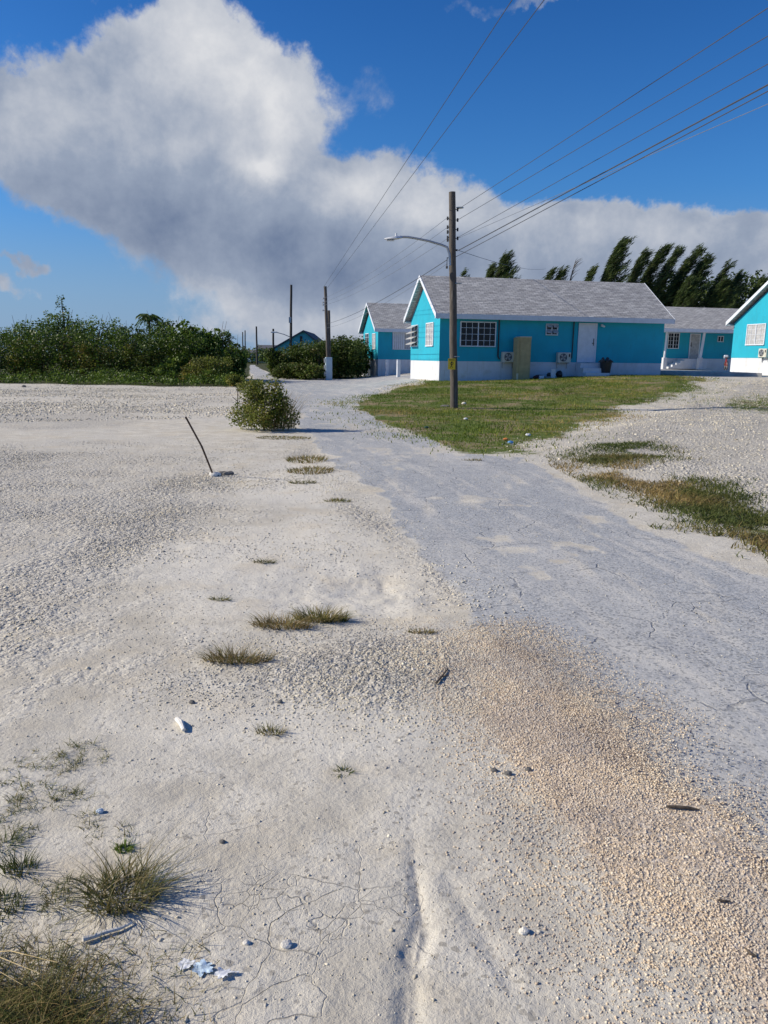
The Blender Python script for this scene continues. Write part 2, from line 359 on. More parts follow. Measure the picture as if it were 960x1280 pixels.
    asp = t.mix(t.m('MULTIPLY', t.ss(streak2, .38, .68), .6), asp, (.53, .52, .49))
    asp = t.mix(t.m('MULTIPLY', t.ss(lane, .50, .66), .75), asp, (.62, .595, .54)); asp = t.mix(t.m('MULTIPLY', t.ss(lane2, .50, .68), .5), asp, (.58, .57, .54))
    asp = t.mix(t.m('MULTIPLY', t.ss(streak, .54, .70), .85), asp, (.68, .63, .53))
    dark = t.ss(t.noise(p, 1.7, 6, .7), .52, .68)
    asp = t.mix(t.m('MULTIPLY', dark, .45), asp, (.22, .24, .28))
    agg = t.n('ShaderNodeTexVoronoi'); t.links.new(p, agg.inputs['Vector']); agg.inputs['Scale'].default_value = 75
    agc = t.n('ShaderNodeSeparateColor'); t.links.new(agg.outputs['Color'], agc.inputs[0])
    asp = t.mix(t.m('MULTIPLY', t.ss(agc.outputs[1], .55, .95), .55), asp, (.62, .60, .55)); asp = t.mix(t.m('MULTIPLY', t.ss(agc.outputs[2], .70, .95), .6), asp, (.13, .14, .15))
    rv = t.voro(warp, 1.05, 'DISTANCE_TO_EDGE'); rv2 = t.voro(warp, 3.6, 'DISTANCE_TO_EDGE')
    rc = t.m('MAXIMUM', t.m('MULTIPLY', t.m('SUBTRACT', 1.0, t.ss(rv, .002, .010)), t.ss(mid, .46, .56)),
             t.m('MULTIPLY', t.m('SUBTRACT', 1.0, t.ss(rv2, .006, .024)), t.ss(t.noise(p, 1.3, 5, .65), .54, .62)))
    asp = t.mix(t.m('MULTIPLY', rc, .42), asp, (.14, .14, .14))
    rm = t.ss(t.m('ADD', road, t.m('MULTIPLY', t.m('SUBTRACT', fine, .5), .9)), .30, .70)
    rm = t.m('MULTIPLY', rm, t.m('SUBTRACT', 1.0, t.m('MULTIPLY', tb, .9)))
    c = t.mix(rm, c, asp)
    # earth of the lawn, leaf litter under the bushes
    soil = t.mix(t.ss(mid, .35, .65), (.075, .115, .018), (.13, .165, .035)); soil = t.mix(t.ss(t.noise(p, .8, 6, .68), .46, .62), soil, (.27, .21, .12))
    lm = t.ss(t.m('ADD', lawn, t.m('MULTIPLY', t.m('SUBTRACT', mid, .5), 1.1)), .35, .65)
    c = t.mix(lm, c, soil)
    lt = t.mix(t.ss(mid, .3, .7), (.05, .045, .025), (.07, .09, .03))
    c = t.mix(t.ss(t.m('ADD', lit, t.m('MULTIPLY', t.m('SUBTRACT', mid, .5), .6)), .35, .65), c, lt)
    c = t.mix(t.m('MULTIPLY', t.m('MULTIPLY', t.ss(cell.outputs[2], .86, .97), t.ss(mid, .35, .6)), t.m('MULTIPLY', t.m('SUBTRACT', 1.0, rm), .55)), c, (.20, .18, .15))
    c = t.mix(t.m('MULTIPLY', t.ss(grain, .58, .68), .40), c, (.22, .20, .17))
    t.links.new(c, b.inputs['Base Color']); b.inputs['Roughness'].default_value = .95; b.inputs['Specular IOR Level'].default_value = .12
    hgt = t.m('ADD', t.m('MULTIPLY', fine, .0062), t.m('MULTIPLY', grain, .0016))
    hgt = t.m('MULTIPLY', hgt, t.m('SUBTRACT', 1.0, t.m('MULTIPLY', rm, .45)))
    pebh = t.m('MULTIPLY', t.m('SUBTRACT', .5, vo.outputs['Distance']), t.m('MULTIPLY', t.m('MAXIMUM', gm_, t.m('MULTIPLY', tb, .45)), .012))
    pebh2 = t.m('MULTIPLY', t.m('SUBTRACT', .5, vo2.outputs['Distance']), t.m('MULTIPLY', gm_, .028))
    hgt = t.m('ADD', hgt, t.m('ADD', t.m('MULTIPLY', t.m('ADD', pebh, pebh2), t.m('SUBTRACT', 1.0, rm)), t.m('MULTIPLY', mid, .010)))
    hgt = t.m('SUBTRACT', hgt, t.m('ADD', t.m('MULTIPLY', crack, .005), t.m('MULTIPLY', t.m('MULTIPLY', rc, rm), .004)))
    bp = t.n('ShaderNodeBump'); bp.inputs['Strength'].default_value = 1.0; bp.inputs['Distance'].default_value = 1.0
    t.links.new(hgt, bp.inputs['Height']); t.links.new(bp.outputs[0], b.inputs['Normal'])
    return m
M = {}
M['ground'] = ground_mat()
M['teal'] = mat('teal_wall_paint', (.006, .37, .50), .75, .06, 1.2, .003, 60, dirt=(.012, .31, .42), dscale=.9, stain=(.02, .235, .30))
M['plinth'] = mat('white_masonry_paint', (.64, .66, .70), .8, .06, 1.5, .003, 40, dirt=(.52, .50, .45), dscale=1.3, stain=(.42, .40, .34))
M['trim'] = mat('white_trim_paint', (.68, .71, .76), .6, .06, 4)
M['glass'] = mat('dark_window_glass', (.012, .014, .02), .12, .3, 1.5, spec=.25)
M['curtain'] = mat('pale_curtain', (.42, .42, .42), .8, .2, 6)
M['wood_pole'] = mat('weathered_pole_wood', (.10, .085, .072), .9, .35, 6, .01, 24, stretch=(8, 8, .5), dirt=(.19, .18, .16), dscale=3)
M['pole_dark'] = mat('dark_pole_wood', (.055, .05, .045), .9, .3, 6, .01, 24, stretch=(6, 6, .5))
M['galv'] = mat('galvanised_metal', (.42, .44, .46), .45, .1, 20, metal=.6)
M['lampw'] = mat('lamp_casing', (.62, .64, .66), .5, .05, 10)
M['black'] = mat('black_plastic', (.018, .018, .02), .5, .3, 8)
M['wire'] = mat('wire_sheath', (.06, .065, .08), .6, .1, 4)
M['wire_pale'] = mat('bare_wire', (.16, .18, .22), .5, .1, 4)
M['acw'] = mat('cream_appliance_metal', (.56, .55, .47), .5, .06, 5)
M['tanbox'] = mat('tan_cabinet_board', (.44, .35, .18), .8, .12, 4, .003, 20)
M['cream'] = mat('cream_edge', (.62, .56, .42), .7, .1, 4)
M['yellow'] = mat('yellow_sign', (.90, .58, .02), .5, .08, 20)
M['conc'] = mat('concrete', (.36, .36, .35), .9, .15, 3, .006, 30)
M['red'] = mat('red_paint', (.38, .03, .02), .4, .1, 5)
M['rust'] = mat('rusty_iron', (.07, .045, .032), .85, .35, 25, .003, 60)
M['rock'] = mat('limestone', (.74, .70, .62), .95, .2, 25, .006, 90)
M['rockdark'] = mat('grey_rock', (.17, .16, .145), .95, .3, 25, .006, 90)
M['plastic'] = mat('pale_blue_wrapper', (.62, .70, .78), .35, .15, 30, .006, 60)
M['twig'] = mat('dead_wood', (.08, .062, .045), .9, .35, 30, .004, 60)
M['bone'] = mat('bleached_stick', (.74, .71, .64), .85, .15, 30, .004, 60)
M['bark'] = mat('bark', (.10, .08, .06), .95, .3, 8, .02, 20)
M['farwall'] = mat('far_white_wall', (.60, .60, .58), .8, .1, 1)
M['farteal'] = mat('far_teal_wall', (.12, .50, .56), .8, .1, 1)
M['farroof'] = mat('far_roof', (.10, .10, .11), .8, .1, 1)
M['paleblue'] = mat('pale_blue_paint', (.45, .56, .63), .6, .08, 3, dirt=(.35, .36, .34), dscale=3)
def shingle():
    m = bpy.data.materials.new('grey_shingles'); m.use_nodes = True; t = NT(m.node_tree); b = t.nodes['Principled BSDF']
    tc = t.n('ShaderNodeTexCoord')
    br = t.n('ShaderNodeTexBrick', offset=.5); t.links.new(tc.outputs['Object'], br.inputs['Vector'])
    br.inputs['Scale'].default_value = 1; br.inputs['Brick Width'].default_value = .32; br.inputs['Row Height'].default_value = .135; br.inputs['Mortar Size'].default_value = .010
    br.inputs['Color1'].default_value = (.43, .415, .385, 1); br.inputs['Color2'].default_value = (.60, .58, .54, 1); br.inputs['Mortar'].default_value = (.20, .20, .20, 1); br.inputs['Bias'].default_value = .1
    mp = t.n('ShaderNodeMapping'); t.links.new(tc.outputs['Object'], mp.inputs[0]); mp.inputs['Scale'].default_value = (.8, 4, 1)
    nz = t.noise(mp.outputs[0], 2.2, 6, .7)
    c = t.mix(t.ss(nz, .35, .68), t.mix(1, br.outputs[0], (.68, .68, .70), 'MULTIPLY'), t.mix(1, br.outputs[0], (1.2, 1.2, 1.18), 'MULTIPLY'))
    t.links.new(c, b.inputs['Base Color']); b.inputs['Roughness'].default_value = .9
    bp = t.n('ShaderNodeBump'); bp.inputs['Distance'].default_value = .012; t.links.new(br.outputs['Fac'], bp.inputs['Height']); bp.invert = True
    t.links.new(bp.outputs[0], b.inputs['Normal'])
    return m
M['roof'] = shingle()
M['stones'] = tint_mat('limestone_chips', [(.38, .345, .28), (.54, .50, .43), (.66, .62, .545), (.78, .745, .67)], .95, 0, .1, 2)
M['tanst'] = tint_mat('tan_limestone_chips', [(.36, .285, .22), (.58, .475, .375), (.70, .61, .51), (.78, .735, .66)], .95, 0, .1, 2)
M['leafdk'] = tint_mat('broad_leaves', [(.03, .055, .010), (.075, .13, .018), (.13, .21, .03), (.21, .29, .055)], .5, .35)
M['leafvine'] = tint_mat('vine_leaves', [(.07, .10, .018), (.16, .20, .034), (.28, .28, .06), (.30, .20, .08)], .6, .35)
M['leafhedge'] = tint_mat('hedge_leaves', [(.03, .055, .010), (.065, .105, .018), (.11, .16, .028), (.16, .15, .045)], .55, .3)
M['needle'] = tint_mat('casuarina_needles', [(.024, .042, .012), (.055, .088, .022), (.09, .13, .034), (.13, .16, .055)], .6, .3)
M['grass'] = tint_mat('grass_blades', [(.07, .10, .022), (.11, .135, .03), (.24, .20, .08), (.42, .34, .18)], .6, .3)
M['lawn'] = tint_mat('lawn_blades', [(.09, .15, .015), (.15, .215, .024), (.28, .26, .055), (.42, .29, .13)], .6, .3, .3, .5)
M['dry'] = tint_mat('dry_grass', [(.08, .11, .028), (.15, .155, .045), (.27, .20, .085), (.48, .36, .18)], .7, .3)
# ------------------------------------------------------------------ ground sheet, road and lawn cut from the same grid
def build_ground():
    rr = [0.0, .25, .5]
    while rr[-1] < 3500:
        r = rr[-1]; rr.append(r+min((r*r+2.56)/(1.6*770)*1.45, max(.45, r*.06)) if r > .9 else r+.12)
    rr = np.array(rr)
    aa = np.concatenate([np.arange(-180, -41, 3.0), np.arange(-41, 41, .105), np.arange(41, 180, 3.0)])
    na, nr = len(aa), len(rr)
    R, Aa = np.meshgrid(rr[1:], np.radians(aa), indexing='ij')
    x = (R*np.sin(Aa)).ravel(); y = (R*np.cos(Aa)).ravel()
    z = relief(x, y)
    def nz(s, seed, o=5): return fbm(x, y, s, o, seed)
    dist = np.hypot(x, y)
    wob = nz(1.2, 51)*.28+nz(7, 52, 4)*.09
    road = np.maximum(sdist(road_p, x, y), sdist(drive_p, x, y))
    road_s = road+wob*np.clip(dist/8, .35, 1.2)
    # sandy patches lying on the asphalt
    road_a = sm(road_s/.12*.5+.5)-.62*sm((nz(.9, 60)+.5*nz(5, 66)-.20)/.35)*sm((2.4-road)/1.6)
    at_ = {'road': np.clip(road_a, 0, 1)}
    at_['tan'] = np.clip(sm((sdist(tan_p, x, y)+wob*.8)/.35+.35)*(.72+.6*nz(3, 61)), 0, 1)
    g = np.zeros_like(x)
    for pl, w, s_ in ((lotg_p, 1, 1.6), (heap_p, 1, .35), (edge_p, .9, .35), (rgr_p, 1, 1.2)):
        g = np.maximum(g, w*sm((sdist(pl, x, y)+wob*1.5)/s_*.6+.4))
    g = np.maximum(g, .55*sm((nz(.22, 65)+.05)/.25)*sm((dist-9)/6))
    at_['grav'] = np.clip(g*(.8+.7*nz(.9, 62)), 0, 1)
    ld = sdist(lawn_p, x, y)+nz(.6, 63)*1.5+.1
    lawn = sm(ld/1.0*.5+.5)
    for pl in weed_ps: lawn = np.maximum(lawn, .55*sm((sdist(pl, x, y)+nz(1.2, 64)*.7)/.5))
    lawn = np.maximum(lawn, .75*sm((sdist(corner_p, x, y)+nz(6, 64)*.10)/.15))
    at_['lawn'] = lawn*(1-at_['road'])
    lt = np.maximum(sm(sdist(thick_p, x, y)/1.0+.5), sm(sdist(hedge_p, x, y)/.8+.4))
    lt = np.maximum(lt, sm((dist-75)/25)*(1-at_['road']))
    at_['litter'] = lt
    pa = np.zeros_like(x)
    for pl in pale_ps: pa = np.maximum(pa, sm((sdist(pl, x, y)+wob*1.6)/.8+.3))
    at_['pale'] = pa; at_['grav'] = at_['grav']*(1-.8*pa)
    lat = linedist(poly([(1100, 1230), (960, 1050), (845, 985), (735, 885), (640, 800), (560, 715), (495, 650), (432, 585), (380, 540), (350, 495), (325, 480), (311, 463)]), x, y)
    at_['lat'] = lat
    at_['clay'] = sm((sdist(clay_p, x, y)+wob)/.6+.4)
    # road sits between ragged shoulders: 2 cm lower where the asphalt shows bare near its sandy edge
    z = z-.012*at_['road']*sm((6-dist)/3)
    x = np.concatenate([[0.0], x]); y = np.concatenate([[0.0], y]); z = np.concatenate([[z[:na].mean()], z])
    for k in at_: at_[k] = np.concatenate([[0.0], at_[k]])
    V = np.stack([x, y, z], 1)
    i, j = np.meshgrid(np.arange(nr-2), np.arange(na), indexing='ij'); j2 = (j+1) % na
    q = np.stack([1+i*na+j, 1+i*na+j2, 1+(i+1)*na+j2, 1+(i+1)*na+j], -1).reshape(-1, 4)[:, ::-1]
    cls = np.zeros(len(q), int)
    fr = at_['road'][q].mean(1)
    qx, qy = x[q].mean(1), y[q].mean(1)
    rd, dd = sdist(road_p, qx, qy), sdist(drive_p, qx, qy)
    cls[(fr > .5) & (dd <= 0)] = 1; cls[(fr > .5) & (dd > 0)] = 2
    cls[(at_['lawn'][q].mean(1) > .6) & (sdist(lawn_p, qx, qy) > -1)] = 3
    for k, nm in enumerate(('ground', 'road', 'driveway', 'lawn')):
        qs = q[cls == k]; used, inv = np.unique(qs.ravel(), return_inverse=True)
        o = np_mesh(nm, V[used], inv.reshape(-1, 4), M['ground'], attrs={a: v[used] for a, v in at_.items()}, smooth=True)
        o['kind'] = 'structure'
build_ground()
# ------------------------------------------------------------------ stones
OCT_F = np.array([(0, 2, 4), (2, 1, 4), (1, 3, 4), (3, 0, 4), (2, 0, 5), (1, 2, 5), (3, 1, 5), (0, 3, 5)])
def stones(name, xs, ys, size, tint, m, sink=.08):
    size = np.minimum(size, np.median(size)*2.1)
    n = len(xs); base = np.array([(1, 0, 0), (-1, 0, 0), (0, 1, 0), (0, -1, 0), (0, 0, 1), (0, 0, -1)], float)
    V = base[None]*rng.uniform(.55, 1.25, (n, 6, 1))+rng.uniform(-.28, .28, (n, 6, 3))
    a = rng.uniform(0, 6.283, n); b = rng.uniform(-.7, .7, n)
    ca, sa, cb, sb = np.cos(a), np.sin(a), np.cos(b), np.sin(b)
    X, Y, Z = V[..., 0]*1.15, V[..., 1]*.9, V[..., 2]*.58
    Y, Z = Y*cb[:, None]-Z*sb[:, None], Y*sb[:, None]+Z*cb[:, None]
    X, Y = X*ca[:, None]-Y*sa[:, None], X*sa[:, None]+Y*ca[:, None]
    s = size[:, None]*.5
    z = relief(xs, ys)+size*sink
    P_ = np.stack([X*s+xs[:, None], Y*s+ys[:, None], Z*s+z[:, None]], -1).reshape(-1, 3)
    Fc = (OCT_F[None]+np.arange(n)[:, None, None]*6).reshape(-1, 3)
    return np_mesh(name, P_, Fc, m, attrs={'tint': np.repeat(tint, 6)})
def scatter(poly_, n, soft=.2, seed=1, wobs=1.2, wamp=.3):
    mg = soft+wamp+.1; lo0 = poly_.min(0)-.3; hi0 = poly_.max(0)+.3; lo = poly_.min(0)-mg; hi = poly_.max(0)+mg; n = int(n*min(2.2, np.prod(hi-lo)/np.prod(hi0-lo0)))
    x = rng.uniform(lo[0], hi[0], n); y = rng.uniform(lo[1], hi[1], n)
    d = sdist(poly_, x, y)+fbm(x, y, wobs, 4, seed)*wamp
    k = rng.uniform(0, 1, n) < sm(d/soft*.5+.5)
    return x[k], y[k]
def keep(x, y, k): return x[k], y[k]
# tan gravel on the road edge
cl = tan_p.copy()
x, y = scatter(cl, 290000, .5, 61, 1.2, .25); k = (rng.uniform(0, 1, len(x)) < .85+1.1*fbm(x, y, 2.2, 5, 61)) ; x, y = x[k], y[k]
sz = rng.lognormal(math.log(.0058), .5, len(x)); print('tan', len(x))
tag(stones('tan_gravel', x, y, sz, np.clip(rng.normal(.52, .2, len(x)), 0, 1), M['tanst']), 'loose tan gravel spilled along the near edge of the road', 'gravel', kind='stuff')
# heap of grey gravel in the middle
x, y = scatter(heap_p, 36000, .5, 71, 2, .3); sz = rng.lognormal(math.log(.0080), .45, len(x)); print('heap', len(x))
tag(stones('coarse_gravel', x, y, sz, np.clip(rng.normal(.48, .22, len(x)), 0, 1), M['stones']), 'low band of coarse pale gravel beside the grass tufts', 'gravel', kind='stuff')
# the lot
def polar(n, r0, r1, a0, a1, pw=1.0):
    u = rng.uniform(0, 1, n); r = (r0**(2-pw)+u*(r1**(2-pw)-r0**(2-pw)))**(1/(2-pw)); a = np.radians(rng.uniform(a0, a1, n))
    return r*np.sin(a), r*np.cos(a)
x, y = polar(330000, 3.5, 24, -42, 2, 1.4)
d = sdist(lotg_p, x, y)+fbm(x, y, .8, 4, 31)*1.2; k = rng.uniform(0, 1, len(x)) < sm(d/1.5*.5+.4)*np.clip(.5+1.4*fbm(x, y, .9, 4, 62), .05, 1); x, y = x[k], y[k]
r = np.hypot(x, y); sz = rng.lognormal(0, .42, len(x))*(.006+.0009*r); print('lot', len(x))
tag(stones('lot_gravel', x, y, sz, np.clip(rng.normal(.5, .2, len(x)), 0, 1), M['stones']), 'pale loose gravel strewn over the left side of the lot', 'gravel', kind='stuff')
x, y = scatter(edge_p, 34000, .5, 81, 1.4, .3); sz = rng.lognormal(math.log(.012), .45, len(x))
tag(stones('shoulder_gravel', x, y, sz, np.clip(rng.normal(.6, .2, len(x)), 0, 1), M['stones']), 'whitish chips of gravel along the left shoulder of the road', 'gravel', kind='stuff')
x, y = scatter(rgr_p, 120000, 1.2, 82, .6, .9); r = np.hypot(x, y); sz = rng.lognormal(0, .5, len(x))*(.013+.0006*r); k = (r < 45); print('right', k.sum())
tag(stones('white_rubble', x[k], y[k], sz[k], np.clip(rng.normal(.62, .2, k.sum()), 0, 1), M['stones']), 'white limestone rubble between the lawn and the road', 'gravel', kind='stuff')
x, y = polar(90000, 20, 46, -34, 6, 1.0)
k = (sdist(road_p, x, y) < -.3) & (sdist(thick_p, x, y) < 0) & (sdist(lawn_p, x, y) < -.5) & (rng.uniform(0, 1, len(x)) < np.clip(.35+1.6*fbm(x, y*1.6, .25, 4, 33), .03, 1)); x, y = x[k], y[k]; print('far', len(x))
tag(stones('far_lot_gravel', x, y, rng.lognormal(math.log(.05), .35, len(x)), np.clip(rng.normal(.45, .25, len(x)), 0, 1), M['stones'], .0), 'gravel streaks on the far half of the lot before the thicket', 'gravel', kind='stuff')
# a thin sprinkle everywhere near the camera
x, y = polar(75000, 1.1, 16, -40, 40, 1.2)
k = (rng.uniform(0, 1, len(x)) < np.clip(.35+1.2*fbm(x, y, 1.3, 4, 91), .04, 1)*np.where(sdist(road_p, x, y) > .1, .30, 1)); x, y = x[k], y[k]
sz = rng.lognormal(0, .5, len(x))*(.0026+.0008*np.hypot(x, y)); print('peb', len(x))
tag(stones('pebbles', x, y, sz, np.clip(rng.normal(.5, .24, len(x)), 0, 1), M['stones']), 'small scattered pebbles on the bare sandy ground', 'gravel', kind='stuff')
# ------------------------------------------------------------------ grass
def blades(name, bx, by, bz, h, lean, ldir, w, tint, m, parent=None, segs=3, loc=None):
    """curved tapered strips; lean = horizontal reach as a share of the height"""
    n = len(bx); ts = np.linspace(0, 1, segs+1)
    px = bx[:, None]+np.cos(ldir)[:, None]*(lean*h)[:, None]*ts[None]**1.7
    py = by[:, None]+np.sin(ldir)[:, None]*(lean*h)[:, None]*ts[None]**1.7
    pz = bz[:, None]+h[:, None]*(ts[None]-.22*np.clip(lean, 0, 1.6)[:, None]*ts[None]**3)
    wa = rng.uniform(0, math.pi, n); wx = np.cos(wa)[:, None]*w[:, None]*(1-ts[None]**1.5)*.5; wy = np.sin(wa)[:, None]*w[:, None]*(1-ts[None]**1.5)*.5
    L = np.stack([px-wx, py-wy, pz], -1); Rr = np.stack([px+wx, py+wy, pz], -1)
    V = np.stack([L, Rr], 2).reshape(n, -1, 3)
    f = np.array([(2*i, 2*i+1, 2*i+3, 2*i+2) for i in range(segs)])
    Fc = (f[None]+np.arange(n)[:, None, None]*(2*(segs+1))).reshape(-1, 4)
    V = V.reshape(-1, 3)
    if loc is not None: V = V-np.array(loc)[None]
    o = np_mesh(name, V, Fc, m, parent, attrs={'tint': np.repeat(tint, 2*(segs+1))})
    if loc is not None: o.location = loc
    return o
def tuft(px, py, rad, h, n, label, m='grass', tmean=.45, lean=(.2, 1.3), w=.004, flat=1.0, group='grass tufts growing out of the bare lot', name='grass_tuft', cat='grass tuft', bias=None):
    c = gp(px, py); a = rng.uniform(0, 6.283, n); rr = rad*.45*np.sqrt(rng.uniform(0, 1, n))
    bx = c.x+np.cos(a)*rr*1.3; by = c.y+np.sin(a)*rr*flat
    hh = h*rng.uniform(.45, 1.0, n)*(1-.35*rr/rad); ld = a+rng.normal(0, .6, n)
    ln = rng.uniform(lean[0], lean[1], n)
    if bias: ld = np.where(rng.uniform(0, 1, n) < bias[1], bias[0]+rng.normal(0, .6, n), ld)
    z = relief(bx, by)-.005
    o = blades(name, bx, by, z, hh, ln, ld, w*rng.uniform(.6, 1.3, n), np.clip(rng.normal(tmean, .25, n), 0, 1), M[m], segs=4, loc=(c.x, c.y, c.z))
    return tag(o, label, cat, group)
# lawn
x, y = scatter(lawn_p, 170000, 1.5, 63, .6, 1.5)
k = rng.uniform(0, 1, len(x)) < np.clip(.62+1.1*fbm(x, y, .7, 5, 101), .06, 1); x, y = x[k], y[k]; n = len(x); print('lawn', n)
tn = np.clip(.36+.9*fbm(x, y, .45, 5, 102)+.3*sm(-(y-22)/3)*0+rng.normal(0, .14, n), 0, 1)
tag(blades('lawn_grass', x, y, relief(x, y)-.01, rng.uniform(.035, .10, n), rng.uniform(.2, 1.2, n), rng.uniform(0, 6.28, n), rng.uniform(.012, .026, n), tn, M['lawn'], segs=2),
    'short green lawn with dry brown patches in front of the teal house', 'grass', kind='stuff')
for i, (pl, lb) in enumerate(zip(weed_ps, ('patchy green and rust brown weeds on the verge right of the road', 'thin strip of weeds across the white rubble by the porch'))):
    x, y = scatter(pl, 110000 if i == 0 else 20000, .8, 64, 1.2, .7)
    k = (rng.uniform(0, 1, len(x)) < np.clip(.75+2.2*fbm(x, y, 1.1, 5, 103+i), .0, 1)) & (sdist(road_p, x, y) < -.1); x, y = x[k], y[k]; n = len(x); print('weeds', n)
    tn = np.clip(.26+.8*fbm(x, y, .9, 4, 104)+rng.normal(0, .16, n), 0, 1)
    tag(blades('weeds', x, y, relief(x, y)-.01, rng.uniform(.03, .10, n), rng.uniform(.3, 1.8, n), rng.uniform(0, 6.28, n), rng.uniform(.008, .018, n), tn, M['dry'] if i == 0 else M['lawn'], segs=2), lb, 'weeds', kind='stuff')
# weedy corner at the lower left
x, y = scatter(corner_p, 60000, .25, 64, 6, .14); k = (x > -2.6) & (y > .6) & (rng.uniform(0, 1, len(x)) < np.clip(.55+1.5*fbm(x, y, 5, 4, 105), .1, 1)); x, y = x[k], y[k]; n = len(x); print('corner', n)
tag(blades('corner_weeds', x, y, relief(x, y)-.01, rng.uniform(.03, .15, n)*np.clip(sdist(corner_p, x, y)*3+.45, .3, 1), rng.uniform(.3, 2.2, n), rng.uniform(0, 6.28, n), rng.uniform(.002, .0045, n), np.clip(rng.normal(.42, .26, n), 0, 1), M['dry'], segs=4),
    'dense mat of brown and green weeds in the lower left corner', 'weeds', kind='stuff')
x, y = polar(650, 1.6, 3.2, -40, -20, 1.2); k = (fbm(x, y, 4, 3, 106) > .05) & (x < -.85); x, y = x[k], y[k]
nn = 14; X = np.repeat(x, nn)+rng.normal(0, .012, len(x)*nn); Y = np.repeat(y, nn)+rng.normal(0, .012, len(x)*nn); n = len(X)
tag(blades('seedling_weeds', X, Y, relief(X, Y)-.003, rng.uniform(.01, .04, n), rng.uniform(.5, 2.4, n), rng.uniform(0, 6.28, n), rng.uniform(.0015, .004, n), np.clip(rng.normal(.35, .25, n), 0, 1), M['grass'], segs=3),
    'sparse seedlings creeping over the sand at the left edge', 'weeds', kind='stuff')
tuft(152, 1122, .19, .14, 460, 'largest spiky grass clump throwing a long shadow at the lower left', tmean=.55, lean=(.3, 2.3), w=.0038, bias=(.3, .35))
tuft(352, 784, .30, .11, 420, 'low dark grass tuft left of the pair in the middle of the lot', m='dry', tmean=.62, w=.005, flat=.45, lean=(.5, 2.0))
tuft(402, 774, .28, .13, 420, 'slightly taller grass tuft right of the pair in the middle of the lot', tmean=.6, w=.006, flat=.45, lean=(.4, 1.6))
tuft(297, 828, .30, .11, 420, 'flat wide grass tuft standing alone left of the coarse gravel', m='dry', tmean=.58, w=.0045, flat=.4, lean=(.5, 2.0))
tuft(338, 918, .10, .06, 130, 'small grass tuft below the coarse gravel band', tmean=.6, w=.0035, flat=.6, lean=(.4, 1.8))
tuft(330, 704, .14, .05, 120, 'tiny dark tuft farthest up in the pale sand', m='dry', tmean=.25, w=.006, flat=.5, lean=(.8, 2.4))
tuft(275, 751, .11, .045, 100, 'tiny dark tuft in pale sand above the wide grass tuft', m='dry', tmean=.25, w=.005, flat=.5, lean=(.8, 2.4))
tuft(528, 792, .14, .05, 120, 'thin tuft at the rim of the asphalt above the coarse gravel', m='dry', tmean=.5, w=.005, flat=.4)
tuft(430, 968, .06, .03, 50, 'star shaped weed sprig in the middle of the bare sand', m='grass', tmean=.1, w=.005, lean=(1, 2.6), group='small green weeds in the sand')
tuft(155, 1064, .045, .035, 110, 'compact bright green weed above the largest grass clump', m='leafdk', tmean=.8, w=.006, lean=(.3, 1.3), group='small green weeds in the sand')
tuft(25, 1090, .09, .08, 130, 'dark green tuft near the left edge of the picture', tmean=.15, w=.0035, group='small green weeds in the sand')
tuft(72, 1132, .07, .06, 70, 'spindly weed between the left edge and the largest clump', tmean=.4, w=.003, lean=(.5, 2), group='small green weeds in the sand')
tuft(2, 1135, .12, .07, 160, 'weed tuft cut by the left edge beside the weedy corner', tmean=.2, w=.0035, group='small green weeds in the sand')
tuft(5, 1060, .10, .05, 140, 'uppermost green weed at the left edge', tmean=.15, w=.0035, lean=(.5, 2.2), group='small green weeds in the sand')
tuft(384, 576, .55, .10, 420, 'brown grass patch on the shoulder just below the roadside bush', m='dry', tmean=.45, w=.012, flat=1.6, lean=(.5, 1.8))
tuft(388, 590, .55, .09, 420, 'brown grass patch on the shoulder second below the roadside bush', m='dry', tmean=.55, w=.012, flat=1.2, lean=(.5, 1.8))
tuft(378, 604, .30, .06, 160, 'small dark tuft on the shoulder under the brown patches', m='dry', tmean=.2, w=.010, flat=.6, lean=(.5, 2))
tuft(422, 626, .25, .06, 120, 'olive tuft lowest on the left shoulder of the road', m='dry', tmean=.3, w=.010, flat=.6, lean=(.5, 2))
tuft(590, 290+286, .3, .06, 90, 'lone tuft where the lawn meets the road', m='dry', tmean=.5, w=.010, flat=.6)
tuft(355, 548, .9, .05, 420, 'dead brown mat of grass right under the roadside bush', m='dry', tmean=.4, w=.02, flat=.8, lean=(1, 3))
# long straw stalk leaning into the frame
c = gp(-40, 1300); mb = MB()
for k in range(3):
    a = at(-30-10*k, 1262+17*k*k, 1.75); b = at(72-22*k, 1203+14*k, 1.55)
    a.z = max(a.z, .05); mid = (a+b)/2+Vector((0, 0, .02)); mb.tube([a, mid, b], [.0013, .0011, .0004], 5)
tag(mb.build('straw_stalk', mat('straw', (.55, .42, .2), .7, .15, 20)), 'pale yellow straw stalks lying over the weedy corner', 'dry stalk')
# ------------------------------------------------------------------ foliage
def leaf_mesh(name, cen, size, tint, m, parent=None, asp=.6, updir=None, dirv=None):
    n = len(cen); nrm = rng.normal(0, 1, (n, 3)); nrm[:, 2] = np.abs(nrm[:, 2])+.35; nrm /= np.linalg.norm(nrm, axis=1)[:, None]
    a = rng.normal(0, 1, (n, 3)) if dirv is None else dirv
    t1 = np.cross(nrm, a); t1 /= np.linalg.norm(t1, axis=1)[:, None]+1e-9
    if dirv is not None: L = dirv/np.linalg.norm(dirv, axis=1)[:, None]; Wd = t1
    else: L = np.cross(nrm, t1); Wd = t1
    s = size[:, None]
    V = np.stack([cen-L*s*.5, cen+Wd*s*asp*.5, cen+L*s*.5, cen-Wd*s*asp*.5], 1).reshape(-1, 3)
    Fc = np.arange(4*n).reshape(-1, 4)
    return np_mesh(name, V, Fc, m, parent, attrs={'tint': np.repeat(tint, 4)})
